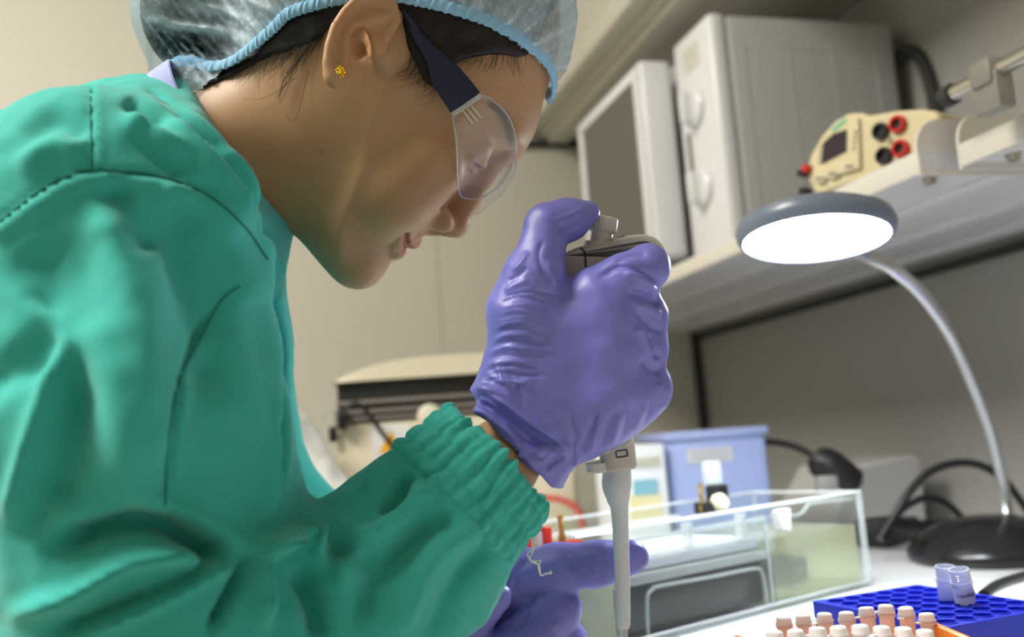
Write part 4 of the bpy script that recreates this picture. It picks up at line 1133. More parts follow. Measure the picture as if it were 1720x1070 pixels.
# stitched seams and a fold's dark line laid on the cloth
from mathutils.bvhtree import BVHTree
_bvh = BVHTree.FromPolygons([tuple(p) for p in vg], [tuple(int(i) for i in f) for f in qg])
def on_gown(px, py, lift=.0005):
    dirv = W(px, py, 1.0) - CAM; dirv = dirv / np.linalg.norm(dirv)
    hit = _bvh.ray_cast(Vector(CAM), Vector(dirv))
    return None if hit[0] is None else np.array(hit[0]) - dirv * lift
M_stitch_fold = cloth_mat('dark_green_stitch_and_fold', (0.006, 0.17, 0.135), (0.010, 0.20, 0.16))
for line in ([(0, 372), (60, 325), (110, 298), (155, 285), (215, 288), (290, 302), (360, 335), (415, 385), (450, 436)], [(152, 150), (152, 200), (155, 285)],
             [(404, 480), (372, 505), (340, 560), (305, 632), (288, 700), (280, 780), (278, 850)]):  # not stitched: shade of a sleeve fold drawn as a dark line
    P3 = [on_gown(a, b) for a, b in spline(line, 10)]
    P3 = [tuple(p) for p in P3 if p is not None]
    if len(P3) > 3: MB().tube(P3, .0005 if line[0][0] != 404 else .0003, 5).build('seam_or_fold_line', M_stitch_fold, gown)

# ------------------------------------------------------------------ gloves
M_glove = bpy.data.materials.new('violet_nitrile'); M_glove.use_nodes = True
def _glove():
    nt = M_glove.node_tree; b = nt.nodes['Principled BSDF']
    tc = nt.nodes.new('ShaderNodeTexCoord')
    n1 = nt.nodes.new('ShaderNodeTexNoise'); n1.inputs['Scale'].default_value = 18; n1.inputs['Detail'].default_value = 2
    nt.links.new(tc.outputs['Object'], n1.inputs['Vector'])
    mx = nt.nodes.new('ShaderNodeMix'); mx.data_type = 'RGBA'
    mx.inputs['A'].default_value = (0.165, 0.165, 0.54, 1); mx.inputs['B'].default_value = (0.20, 0.198, 0.60, 1)
    nt.links.new(n1.outputs['Fac'], mx.inputs['Factor']); nt.links.new(mx.outputs['Result'], b.inputs['Base Color'])
    b.inputs['Roughness'].default_value = 0.42; b.inputs['Specular IOR Level'].default_value = 0.5
    b.inputs['Subsurface Weight'].default_value = 0.0; b.inputs['Subsurface Radius'].default_value = (.6, .5, 1.0); b.inputs['Subsurface Scale'].default_value = .004
    n2 = nt.nodes.new('ShaderNodeTexNoise'); n2.inputs['Scale'].default_value = 700; n2.inputs['Detail'].default_value = 2
    nt.links.new(tc.outputs['Object'], n2.inputs['Vector'])
    bp = nt.nodes.new('ShaderNodeBump'); bp.inputs['Strength'].default_value = 0.06; bp.inputs['Distance'].default_value = 0.0005
    nt.links.new(n2.outputs['Fac'], bp.inputs['Height']); nt.links.new(bp.outputs['Normal'], b.inputs['Normal'])
_glove()
PD = 0.537                                          # depth of the palm's middle plane
palm = [(775, 700), (806, 628), (822, 570), (842, 510), (868, 462), (905, 452), (930, 490), (965, 482), (1005, 466), (1040, 446), (1078, 455), (1098, 490), (1100, 560),
        (1102, 620), (1112, 655), (1108, 690), (1080, 718), (1045, 742), (1000, 766), (966, 780), (945, 806), (920, 840), (850, 860), (740, 740)]
PG = poly_grid(np.array(palm, float), 700, 1200, 380, 880, 3.0, 2)
def sdf_rhand(P_):
    px, py, d = to_px(P_.astype(np.float64))
    s = grid_at(PG, px, py) / 2980
    # the back of the hand is domed: thicker through the knuckles, thin at the wrist
    R = 0.0205
    off = d - (PD + 0.00001 * (px - 960) + .006 * np.clip((1000 - px) / 200, -0.3, 1) * 0)
    t = np.maximum(s + R, 0)
    e = np.hypot(t, np.where(off < 0, off * 1.0, off * 1.0)) - R
    e = e - 0.005 * np.exp(-(((px - 985) / 120) ** 2 + ((py - 590) / 130) ** 2)) * (off < 0)
    e = e.astype(np.float32)
    k = .009
    th = sd_path(P_, [W(880, 520, .532), W(898, 462, .530), W(909, 420, .532), W(919, 380, .536), W(956, 369, .542), W(987, 358, .546)], [.021, .0165, .0118, .0118, .0110, .0074], .006)
    e = smin(e, th, .009)
    ix = sd_path(P_, [W(1010, 500, .530), W(1050, 474, .529), W(1086, 449, .534), W(1089, 452, .560), W(1060, 468, .574), W(1030, 478, .572)], [.019, .0155, .0122, .0108, .0100, .009], .005)
    e = smin(e, ix, .006)
    for (py0, xr, r) in ((532, 1083, .0118), (588, 1084, .0118), (650, 1090, .0118)):
        fg = sd_path(P_, [W(1020, py0 + 10, .529), W(xr, py0, .538), W(xr - 2, py0 + 2, .565), W(xr - 45, py0 + 4, .580), W(xr - 80, py0 + 4, .574)], [.019, r, .0112, .0104, .0092], .005)
        e = smin(e, fg, .0075)
    # cuff end: cut across the wrist, hollow round it
    n = (RGT * .727 + UPV * .687).astype(np.float32); v = P_ - W(858, 737, .537).astype(np.float32)
    al = v @ (RGT * .687 - UPV * .727).astype(np.float32)
    q = v @ n
    e = e - .0030 * np.exp(-np.abs(q) / .012).astype(np.float32)
    e = smax(e, -q + (.0012 * np.sin(al * 330) + .0010 * np.sin(al * 170 + 1)).astype(np.float32), .0012)
    wc = sd_cone(P_, WRI.astype(np.float32) , W(905, 690, .541).astype(np.float32), .0222, .0160)
    e = np.where(q < .018, smax(e, -wc, .001), e)
    return e
vr, qr = mesh_sdf(sdf_rhand, W(740, 850, .50) - .02, W(1180, 300, .61) + .03, 0.0010)
# open wrist: drop what lies behind the rim line
px, py, dd = to_px(vr)
wr = [
    # stretch lines at the base of the thumb
    ([(843, 500), (871, 493), (905, 490), (958, 502)], 2.2, -0.00081, 'r'),
    ([(840, 510), (868, 500), (902, 503), (916, 506)], 2.4, -0.00085, 'r'),
    ([(837, 521), (865, 513), (899, 513), (920, 518)], 2.2, 0.00066, 'r'),
    ([(835, 531), (863, 521), (897, 525), (954, 527)], 3.3, 0.00056, 'r'),
    ([(832, 542), (860, 535), (894, 533), (918, 538)], 2.2, 0.00058, 'r'),
    ([(830, 552), (858, 542), (892, 541), (921, 550)], 2.6, 0.00072, 'r'),
    ([(827, 563), (855, 553), (889, 552), (922, 563)], 2.6, -0.00067, 'r'),
    ([(824, 573), (852, 563), (886, 563), (902, 572)], 2.6, 0.00074, 'r'),
    ([(822, 584), (850, 575), (884, 572), (931, 583)], 3.3, -0.00078, 'r'),
    ([(819, 594), (847, 584), (881, 585), (949, 590)], 2.3, 0.00088, 'r'),
    ([(817, 605), (845, 596), (879, 599), (938, 599)], 3.0, -0.00065, 'r'),
    ([(814, 615), (842, 608), (876, 609), (885, 616)], 2.3, 0.00075, 'r'),
    ([(812, 626), (840, 616), (874, 614), (913, 627)], 2.7, -0.00086, 'r'),
    ([(809, 636), (837, 627), (871, 630), (938, 631)], 3.0, -0.00084, 'r'),
    ([(806, 647), (834, 636), (868, 638), (887, 644)], 2.7, -0.00087, 'r'),
    ([(846, 490), (868, 478), (890, 470)], 4, .0010, 'r'), ([(852, 474), (872, 462), (888, 446)], 4, -.0010, 'r'), ([(858, 458), (876, 440), (886, 420)], 4, .0010, 'r'),
    ([(930, 480), (912, 455), (905, 425), (915, 400)], 4, -.0012, 'r'), ([(938, 484), (925, 462), (920, 435)], 4, .0012, 'r'),
    ([(930, 372), (958, 362), (985, 350)], 5, .0009, 'r'), ([(928, 388), (955, 380), (980, 366)], 4, -.0009, 'r'), ([(930, 402), (946, 396), (965, 384)], 4, .0008, 'r'),
    # stretch lines over the heel of the hand
    ([(975, 770), (985, 735), (1005, 690)], 5, -.0012, 'r'), ([(990, 765), (1002, 725), (1018, 690)], 5, .0012, 'r'), ([(1008, 760), (1020, 718), (1034, 690)], 5, -.0011, 'r'),
    ([(1026, 750), (1038, 710), (1048, 690)], 5, .0012, 'r'), ([(1044, 742), (1056, 705), (1064, 685)], 5, -.0011, 'r'), ([(1062, 730), (1074, 700), (1080, 680)], 5, .0010, 'r'),
    ([(1080, 720), (1092, 690), (1096, 668)], 4, -.0010, 'r'), ([(955, 690), (965, 730), (968, 775)], 6, -.0014, 'r'),
    # index and knuckle folds
    ([(1030, 440), (1060, 428), (1090, 428)], 5, -.0012, 'r'), ([(1000, 470), (1040, 446), (1082, 456), (1108, 476)], 5, -.0022, 'r'), ([(1046, 456), (1080, 470), (1106, 494)], 6, .0016, 'r'),
    ([(1050, 490), (1085, 500), (1112, 512)], 6, -.0024, 'r'), ([(1070, 520), (1090, 545), (1114, 560)], 5, -.0022, 'r'), ([(1066, 508), (1090, 520), (1112, 530)], 6, .0018, 'r'),
    ([(1070, 545), (1084, 570), (1098, 600)], 8, .0022, 'r'), ([(1080, 600), (1095, 620), (1114, 625)], 7, -.0022, 'r'), ([(1088, 560), (1096, 585), (1108, 605)], 5, -.0020, 'r'),
    ([(1104, 640), (1114, 660), (1112, 690)], 6, .0014, 'r'),
    # folded cuff
    ([(792, 648), (830, 662), (880, 700), (930, 735), (966, 765)], 9, .0046, 'r'), ([(790, 664), (830, 690), (880, 730), (925, 762)], 7, -.0034, 'r'),
    ([(782, 684), (815, 694), (850, 726), (880, 762), (905, 790)], 7, .0036, 'r'), ([(810, 655), (850, 672), (900, 708), (950, 742)], 5, -.0026, 'r'),
    ([(880, 740), (910, 745), (940, 742)], 5, -.0020, 'r'), ([(905, 775), (925, 760), (955, 765)], 5, .0022, 'r'), ([(915, 790), (935, 775), (950, 772)], 4, -.0020, 'r'),
    ([(840, 700), (870, 740), (900, 760)], 5, .0020, 'r'), ([(966, 740), (968, 765), (960, 785)], 4, .0024, 'r'), ([(800, 670), (820, 676), (836, 690)], 4, .0022, 'r'),
    ([(815, 628), (850, 640), (900, 642)], 5, .0014, 'r'), ([(828, 600), (850, 650), (862, 668)], 4, .0012, 'r'), ([(846, 612), (868, 650), (880, 690)], 4, -.0012, 'r'),
]
vr = sculpt(vr, vert_normals(vr, qr), wr)
nr = vert_normals(vr, qr)
vr = vr + nr * (0.00035 * vnoise(vr, 160, 4) + .0005 * vnoise(vr, 60, 6))[:, None]
glove_r = link('glove', np_mesh('glove', vr, qr), M_glove, person, smooth=True)
glove_r['label'] = 'violet nitrile glove gripping the pipette'

def sdf_lhand(P_):
    D = .575
    ixf = sd_path(P_, [W(800, 1040, D + .030), W(868, 975, D + .012), W(935, 957, D + .006), W(1005, 948, D), W(1060, 936, D - .002)], [.024, .0185, .0145, .0132, .0104], .006)
    e = ixf
    e = smin(e, sd_path(P_, [W(770, 1090, D + .03), W(840, 1060, D + .022)], [.030, .024]), .012)     # palm
    mid = sd_path(P_, [W(820, 1050, D + .024), W(905, 1012, D + .012), W(932, 1022, D + .002), W(880, 1080, D - .014), W(820, 1110, D - .012)], [.021, .0165, .0160, .0158, .013], .004)
    e = smin(e, mid, .0035)
    rin = sd_path(P_, [W(820, 1090, D + .026), W(920, 1062, D + .012), W(944, 1080, D + .004), W(890, 1130, D - .010)], [.020, .0155, .0150, .0145], .004)
    e = smin(e, rin, .0032)
    lit = sd_path(P_, [W(810, 1130, D + .028), W(890, 1120, D + .014), W(915, 1135, D + .006), W(870, 1175, D - .006)], [.018, .0140, .0132, .0125], .004)
    e = smin(e, lit, .0032)
    th = sd_path(P_, [W(750, 1090, D + .010), W(790, 1035, D - .016), W(830, 1004, D - .026)], [.018, .0135, .0098], .004)
    e = smin(e, th, .005)
    return e
vl, ql = mesh_sdf(sdf_lhand, W(700, 1220, .55) - .03, W(1120, 860, .62) + .03, 0.0013)
wl_ = [
    ([(860, 1000), (868, 962), (890, 935)], 5, -.0016, 'r'), ([(880, 930), (866, 960), (850, 1010)], 6, .0012, 'r'),
    ([(958, 930), (968, 945), (985, 955)], 4, .0014, 'r'), ([(955, 940), (972, 958), (990, 972)], 4, -.0014, 'r'), ([(975, 930), (990, 950), (992, 965)], 4, -.0012, 'r'), ([(990, 925), (1005, 938), (1020, 945)], 5, .0012, 'r'),
    ([(950, 950), (960, 968), (958, 980)], 4, .0012, 'r'), ([(1005, 955), (1010, 970), (1015, 978)], 4, -.0010, 'r'), ([(1058, 916), (1075, 920), (1084, 935)], 4, .0014, 'r'),
    ([(884, 1015), (900, 1000), (922, 995)], 5, -.0018, 'r'), ([(890, 1022), (880, 1040), (868, 1060)], 5, -.0016, 'r'), ([(940, 1040), (920, 1060), (900, 1080)], 5, .0014, 'r'),
    ([(930, 1050), (910, 1070), (890, 1085)], 4, -.0012, 'r'),
]
vl = sculpt(vl, vert_normals(vl, ql), wl_)
vl = vl + vert_normals(vl, ql) * (0.0004 * vnoise(vl, 150, 4) + .0007 * vnoise(vl, 60, 8))[:, None]
glove_l = link('glove', np_mesh('glove', vl, ql), M_glove, person, smooth=True)
glove_l['label'] = 'violet nitrile glove pointing behind the pipette'

# ------------------------------------------------------------------ hair, hair net, earring
def to_px_m(v):
    """pixel position of the mirrored near-side twin, so both sides of the head are trimmed alike"""
    h = w2h(v.astype(np.float32)).astype(float); h[:, 2] = np.abs(h[:, 2])
    return to_px(h2w(h))
def in_poly(x, y, poly):
    ins = np.zeros(len(x), bool); P_ = np.asarray(poly, float)
    for (ax, ay), (bx, by) in zip(P_, np.roll(P_, -1, 0)):
        ins ^= ((ay > y) != (by > y)) & (x < (bx - ax) * (y - ay) / ((by - ay) if abs(by - ay) > 1e-9 else 1e-9) + ax)
    return ins
def trim(v, q, keep):
    fk = keep[q].all(1); q = q[fk]
    used = np.unique(q); mp = np.full(len(v), -1); mp[used] = np.arange(len(used))
    return v[used], mp[q]
M_hair = mat('black_brown_hair', (0.012, 0.008, 0.007), 0.45, spec=0.35, bump=0.5, bscale=500)
M_strand = mat('hair_strand_brown', (0.020, 0.012, 0.010), 0.4)
def sdf_hair(P_):
    d = sdf_head(P_) - 0.0022 - 0.0012 * vnoise(P_, 120, 2).astype(np.float32)
    bun = sd_ell(P_, BUN.astype(np.float32), (.036, .040, .040))
    x, y, _ = to_px_m(P_)
    d = smax(d, (grid_at(HLG, x, y) / 2900).astype(np.float32), .002)
    return smin(d, bun, .01)
BUN = W(338, 28, .61)
hairline = [(960, -60), (905, 70), (888, 92), (868, 96), (835, 92), (800, 96), (770, 104), (748, 122), (728, 146), (712, 136), (700, 112), (686, 84), (678, 50), (668, 20), (640, -6), (600, 0),
            (572, 20), (556, 44), (528, 70), (490, 84), (452, 96), (420, 112), (392, 128), (330, 150), (200, 180), (140, 60), (180, -400), (960, -420)]
HLG = poly_grid(np.array(hairline, float), 60, 1040, -300, 240, 4.0, 2)
v2, q2 = mesh_sdf(sdf_hair, HO - np.array([.20, .14, .13]), HO + np.array([.16, .14, .16]), 0.0019)
hair = link('hair', np_mesh('hair', v2, q2), M_hair, person, smooth=True)
hair['label'] = 'black hair tucked under the hair net'
# loose strands along the hairline
def on_skin(p, off):
    p = np.asarray(p, np.float32)
    for _ in range(4):
        p = p - grad(sdf_skin, p) * (sdf_skin(p)[:, None] - off[:, None])
    return p
from mathutils.bvhtree import BVHTree
_hb = BVHTree.FromPolygons(vh.tolist(), qh.tolist())
def on_face(px, py):
    dirv = W(px, py, 1.0) - CAM
    hit = _hb.ray_cast(Vector(CAM), Vector(dirv).normalized())
    return W(px, py, .53) if hit[0] is None else np.array(hit[0])
def strands(specs, name, rad, label=None):
    m = MB()
    lines = [spline(pts, 4) for pts in specs]
    allp = np.array([on_face(a, b) for l in lines for a, b in l])
    offs = np.concatenate([.0012 + .0018 * np.arange(len(l)) / len(l) for l in lines]).astype(np.float32)
    allp = on_skin(allp, offs); i0 = 0
    for l in lines:
        P3 = allp[i0:i0 + len(l)]; i0 += len(l)
        m.tube([tuple(p) for p in P3], [rad * (1 - .75 * k / len(P3)) for k in range(len(P3))], 4)
    o = m.build(name, M_strand, hair); o['kind'] = 'stuff'
    return o
rs = random.Random(3)
def jit(pts, a): return [(x + rs.uniform(-a, a), y + rs.uniform(-a, a)) for x, y in pts]
sp = []
for k in range(70):     # sideburn fan
    t = k / 69
    x0, y0 = 692 + 44 * t, 96 + 42 * t + rs.uniform(-10, 4)
    L = rs.uniform(25, 62)
    ang = math.radians(rs.uniform(95, 150))
    sp.append([(x0, y0 - 12), (x0 + .5 * L * math.cos(ang) * .6, y0 + .5 * L * math.sin(ang)), (x0 + L * math.cos(ang), y0 + L * math.sin(ang) * .8)])
for k in range(70):     # forehead hairline
    x0 = rs.uniform(745, 885); y0 = 98 + max(0, (770 - x0)) * .5
    L = rs.uniform(14, 40); ang = math.radians(rs.uniform(100, 165) if x0 < 840 else rs.uniform(70, 120))
    sp.append([(x0, y0 - 10), (x0 + .5 * L * math.cos(ang), y0 + .5 * L * math.sin(ang)), (x0 + L * math.cos(ang), y0 + L * math.sin(ang) * .9)])
for k in range(85):     # nape
    x0 = rs.uniform(400, 545); y0 = 118 - (x0 - 400) * .36 + rs.uniform(-8, 8)
    L = rs.uniform(22, 80) * (0.6 if x0 < 430 else 1); ang = math.radians(rs.uniform(85, 165))
    sp.append([(x0 + 8, y0 - 14), (x0 + .5 * L * math.cos(ang), y0 + .4 * L * math.sin(ang)), (x0 + L * math.cos(ang) * 1.1, y0 + L * math.sin(ang) * .8)])
for k in range(14):     # long wisps behind the ear
    sp.append(jit([(556, 30), (530, 72), (508, 100), (486, 138), (470, 170)], 7))
sp.append([(500, 130), (450, 165), (410, 170)]); sp.append([(520, 120), (500, 200), (480, 190)])
strands(sp, 'hair_strands', .00015)
bl = spline([(828, 178), (844, 192), (855, 213), (860, 238)], 20); bs = []
for k in range(70):
    a, b = bl[rs.randrange(len(bl))]; a += rs.uniform(-5, 3); b += rs.uniform(-4, 4); L = rs.uniform(8, 15)
    an = math.radians(rs.uniform(215, 245)); bs.append([(a, b), (a + .5 * L * math.cos(an), b + .5 * L * math.sin(an)), (a + L * math.cos(an), b + L * math.sin(an))])
strands(bs, 'eyebrow', .00016)

def cap_mat():
    m = bpy.data.materials.new('blue_nonwoven_net'); m.use_nodes = True; nt = m.node_tree; nt.nodes.clear()
    out = nt.nodes.new('ShaderNodeOutputMaterial'); tc = nt.nodes.new('ShaderNodeTexCoord')
    n1 = nt.nodes.new('ShaderNodeTexNoise'); n1.inputs['Scale'].default_value = 220; n1.inputs['Detail'].default_value = 6; n1.inputs['Roughness'].default_value = .7
    n2 = nt.nodes.new('ShaderNodeTexNoise'); n2.inputs['Scale'].default_value = 28; n2.inputs['Detail'].default_value = 3
    att = nt.nodes.new('ShaderNodeAttribute'); att.attribute_name = 'gather'
    for n in (n1, n2): nt.links.new(tc.outputs['Object'], n.inputs['Vector'])
    df = nt.nodes.new('ShaderNodeBsdfDiffuse'); df.inputs[0].default_value = (0.66, 0.82, 0.92, 1)
    tl = nt.nodes.new('ShaderNodeBsdfTranslucent'); tl.inputs[0].default_value = (0.66, 0.82, 0.92, 1)
    tr = nt.nodes.new('ShaderNodeBsdfTransparent'); tr.inputs[0].default_value = (.80, .90, .97, 1)
    a = nt.nodes.new('ShaderNodeMixShader'); a.inputs[0].default_value = .2
    nt.links.new(df.outputs[0], a.inputs[1]); nt.links.new(tl.outputs[0], a.inputs[2])
    mr = nt.nodes.new('ShaderNodeMath'); mr.operation = 'MULTIPLY_ADD'; mr.inputs[1].default_value = .60; mr.inputs[2].default_value = -.11
    nt.links.new(n1.outputs['Fac'], mr.inputs[0])
    ad = nt.nodes.new('ShaderNodeMath'); ad.operation = 'ADD'; ad.use_clamp = True
    nt.links.new(mr.outputs[0], ad.inputs[0])
    nt.links.new(att.outputs['Fac'], ad.inputs[1])
    b = nt.nodes.new('ShaderNodeMixShader')
    nt.links.new(ad.outputs[0], b.inputs[0]); nt.links.new(tr.outputs[0], b.inputs[1]); nt.links.new(a.outputs[0], b.inputs[2])
    nt.links.new(b.outputs[0], out.inputs['Surface'])
    return m
M_cap = cap_mat()
M_band = cloth_mat('blue_elastic_band', (0.22, 0.45, 0.66), (0.32, 0.56, 0.76), 900, .8, .3)
def sdf_cap(P_):
    d = sdf_head(P_) - 0.0095
    bun = sd_ell(P_, BUN.astype(np.float32), (.0405, .046, .0455))
    return smin(d, bun, .03)
cap_edge = [(916, 158), (900, 108), (872, 72), (830, 42), (790, 26), (740, 14), (700, 6), (650, -2), (600, 1), (560, 6), (520, 14), (480, 24), (448, 40), (417, 60), (392, 80), (368, 100), (345, 122), (318, 142)]
edge_d = [.602, .580, .556, .541, .535] + [.535] * 8 + [.540, .548, .558, .575, .600]
cap_poly = [(934, 128), (906, 96)] + cap_edge[2:] + [(250, 180), (100, 160), (100, -500), (1100, -500), (1100, 100)]
vc, qc = mesh_sdf(sdf_cap, HO - np.array([.22, .15, .14]), HO + np.array([.18, .15, .18]), 0.0022)
nc = grad(sdf_cap, vc, 1e-3)
px, py, dd = to_px_m(vc)
keep = in_poly(px, py, cap_poly)
# gathers radiate from the elastic edge into the crown
hc = w2h(vc.astype(np.float32))
ds, sd_, t_ = seg_dist(px, py, spline(cap_edge, 4))
arc = t_ * 170
gath = np.sin(arc * 1.0 + 2 * np.sin(arc * .23)) * .6 + np.sin(arc * 1.73 + 1) * .5 + np.sin(arc * .47 + 2) * .6
fade = np.exp(-ds / 70)
fade2 = np.exp(-ds / 170)
vc2 = vc + nc * (0.0011 * gath * fade + .0030 * vnoise(vc, 26, 3) * (1 - fade) + .0016 * vnoise(vc, 70, 12) * (1 - fade) - .0072 * np.exp(-ds / 40))[:, None]
# the net stretched tight under the bun: crease lines
cre = [([(290, 42), (340, 48), (400, 60)], 5, .0022, 'r'), ([(255, 30), (300, 42), (350, 50), (405, 54)], 4, .0022, 'r'), ([(300, 92), (340, 100), (372, 98)], 3, .0014, 'r'),
       ([(290, 108), (330, 114), (360, 108)], 3, .0014, 'r'), ([(310, 120), (335, 124), (350, 118)], 3, .0012, 'r'), ([(320, 10), (380, 20), (420, 38)], 5, .0024, 'r'),
       ([(400, -10), (440, 10), (465, 26)], 5, .0024, 'r'), ([(270, -10), (330, 12), (400, 40)], 6, -.0020, 'r')]
vc2 = sculpt(vc2, nc, cre)
st1 = np.sin(arc * 2.9 + 3 * np.sin(arc * .31) + ds * .012) * .5 + np.sin(arc * 4.7 + 1 - ds * .02) * .35 + np.sin(arc * 1.3 + ds * .03) * .5
veil = np.clip(st1, 0, 1) ** 1.5
g = 0.42 * np.exp(-ds / 14) + .42 * veil * np.clip(fade2 * 1.3, 0, 1) + .12 * np.clip(gath, 0, 1) * fade2 + .14 * np.clip(vnoise(vc, 40, 8), 0, 1)
px0, py0, _ = to_px(vc)
for line, wd, ht, md in cre:
    if ht > 0: g = g + .30 * np.exp(-(seg_dist(px0, py0, spline(line, 6))[0] / (wd * 1.6)) ** 2)
g = g + .22 * np.clip((px0 - 700) / 160, 0, 1) + .20 * np.clip(1 - np.abs(px0 - 420) / 200, 0, 1) * np.clip((60 - py0) / 60, 0, 1)
g = g - .22 * np.clip((430 - px0) / 60, 0, 1) * np.clip((py0 - 30) / 40, 0, 1)
kv, kq = trim(vc2, qc, keep)
gsel = g[np.unique(qc[keep[qc].all(1)])]
me = np_mesh('hair_net', kv, kq)
at = me.attributes.new('gather', 'FLOAT', 'POINT')
if len(me.vertices) == len(gsel): at.data.foreach_set('value', gsel.astype(np.float32))
cap = link('hair_net', me, M_cap, person, smooth=True)
cap['label'] = 'pale blue see-through disposable hair net'
# ruffled elastic edge
def band():
    line = spline(cap_edge, 14)
    dl = spline([(q,) for q in edge_d], 14)[:, 0]
    near = on_cap(np.array([W(a, b, c) for (a, b), c in zip(line, dl)]))
    m = MB(); n = len(near); rings = []
    for side in (0, 1):
        pts = near.copy()
        if side:
            hh = w2h(pts.astype(np.float32)).astype(float); hh[:, 2] *= -1; pts = h2w(hh)
        rows = []
        nn = grad(sdf_cap, pts, 1e-3)
        for i in range(n):
            t = nrm(pts[min(i + 1, n - 1)] - pts[max(i - 1, 0)]); b = np.cross(nn[i], t); b = b if not side else -b
            ru = math.sin(i * 1.55) * .5 + math.sin(i * 2.3 + 1) * .3
            c = pts[i] - nn[i] * .0048
            row = []
            for k in range(10):
                a = 2 * math.pi * k / 10
                row.append(m.bm.verts.new(c + nn[i] * (.0017 + .0006 * ru) * math.cos(a) + b * (.0036 + .0007 * ru) * math.sin(a) + t * .0018 * math.sin(a)))
            rows.append(row)
        for r0, r1 in zip(rows[:-1], rows[1:]):
            for k in range(10): m.bm.faces.new((r0[k], r0[(k + 1) % 10], r1[(k + 1) % 10], r1[k]))
        m.bm.faces.new(rows[0]); m.bm.faces.new(rows[-1])
    return m.build('elastic_band', M_band, cap)
def on_cap(p):
    p = np.asarray(p, np.float32)
    for _ in range(5): p = p - grad(sdf_cap, p, 1e-3) * sdf_cap(p)[:, None]
    return p.astype(float)
bd = band(); bd['label'] = 'ruffled blue elastic edge'

# gold stud earring in the lobe
ec = EP(570, 121, 4.0)
M_gold = mat('gold', (0.95, 0.60, 0.05), 0.25, metal=1.0)
er = MB()
er.sphere(ec, .0022, u=16, v=10)
for k in range(9):
    a = 2 * math.pi * k / 9
    er.sphere(ec + RGT * .0026 * math.cos(a) + UPV * .0026 * math.sin(a) - FWD * .0004, .0011, u=8, v=6)
for k in range(5):
    a = 2 * math.pi * (k + .3) / 5
    er.sphere(ec + RGT * .0013 * math.cos(a) + UPV * .0013 * math.sin(a) - FWD * .0016, .0010, u=8, v=6)
earring = er.build('earring', M_gold, person); earring['label'] = 'round gold stud earring'
# lavender shirt collar standing out of the gown at the nape
def shirt():
    m = MB(); cols = 26; rows = []
    ax = neck_dir
    e1 = nrm(UPV - ax * (UPV @ ax)); e2 = np.cross(ax, e1)
    c0 = COL_B - ax * .007
    for i in range(cols):
        a = math.radians(-75 + 150 * i / (cols - 1))
        sg_ = 1 if (e2 @ FWD) < 0 else -1
        rr = .0520 + .0165 * math.exp(-((a - sg_ * .55) / .55) ** 2)
        hgt = .004 + .004 * math.exp(-((a - sg_ * .55) / .4) ** 2)
        row = []
        for dr, hh in ((-.001, -.05), (.0, hgt), (.0008, hgt + .0008), (.0016, hgt), (.0006, -.05)):
            row.append(m.bm.verts.new(c0 + ax * hh + (rr + dr) * (math.cos(a) * e1 + math.sin(a) * e2)))
        rows.append(row)
    for r0, r1 in zip(rows[:-1], rows[1:]):
        for k in range(4): m.bm.faces.new((r0[k], r0[k + 1], r1[k + 1], r1[k]))
    return m.build('shirt_collar', cloth_mat('lavender_shirt', (.36, .40, .70), (.42, .46, .76)), person)
sc_ = shirt(); sc_['label'] = 'lavender shirt collar showing at the nape'

# ------------------------------------------------------------------ safety glasses
glasses = empty('safety_glasses', tuple(W(810, 250, .57)))
tag(glasses, 'clear wraparound safety glasses with dark navy arms worn on the face', 'safety glasses')
def gl_parent(o):
    o.parent = glasses; o.matrix_parent_inverse = Matrix.Translation(glasses.location).inverted(); return o
M_lens = clear_mat('clear_polycarbonate', (.97, .975, .985), gloss=.12, rough=.04, haze=.018, hazecol=(.8, .82, .9))
M_lens_edge = clear_mat('lens_edge', (.92, .93, .97), gloss=.6, rough=.10, haze=.28, hazecol=(.95, .96, 1.0))
M_navy = mat('navy_plastic', (0.010, 0.014, 0.045), 0.45)
# near lens: traced outline, depth following a wrapped visor
lens_out = [(758, 186), (783, 172), (808, 160), (832, 172), (852, 192), (862, 214), (867, 240), (866, 258), (858, 284), (842, 308), (820, 326), (800, 334), (782, 333), (773, 326), (769, 300), (768, 262), (765, 225)]
def lens_depth(px, py, side=1):
    # towards the face front (along +F in the picture) the visor wraps to the midline
    f = ((px - 758) * .7 + (py - 186) * .7) / 100
    return .537 + .014 * np.clip(f, -.2, 2) ** 1.7
def lens(outline, name, depthf, th, nseg=10):
    o_ = spline(np.vstack([outline, outline[:1]]), 4)[:-1]
    c = o_.mean(0)
    m = MB(); layers = []
    for side in (0, 1):
        rings = []
        for k in range(nseg):
            s = 1 - k / nseg
            P2 = c + (o_ - c) * s
            rings.append([m.bm.verts.new(W(a, b, depthf(a, b) + side * th)) for a, b in P2])
        cv = m.bm.verts.new(W(c[0], c[1], depthf(c[0], c[1]) + side * th))
        n = len(o_)
        for r0, r1 in zip(rings[:-1], rings[1:]):
            for i in range(n): m.bm.faces.new((r0[i], r0[(i + 1) % n], r1[(i + 1) % n], r1[i]))
        for i in range(n): m.bm.faces.new((rings[-1][i], rings[-1][(i + 1) % n], cv))
        layers.append(rings[0])
    n = len(o_)
    for i in range(n): m.bm.faces.new((layers[0][i], layers[0][(i + 1) % n], layers[1][(i + 1) % n], layers[1][i]))
    ob = gl_parent(m.build(name, M_lens))
    e = MB(); loop = [tuple(W(a, b, depthf(a, b) + th / 2)) for a, b in np.vstack([o_, o_[:1]])]
    e.tube(loop, .00045, 6, cap=False)
    rim = e.build('lens_rim', M_lens_edge); rim.parent = ob; rim.matrix_parent_inverse = ob.matrix_parent_inverse.copy()
    rim.matrix_parent_inverse = Matrix()
    rim.matrix_world = Matrix()
    return ob
near_lens = lens(np.array(lens_out, float), 'lens', lens_depth, .0018)
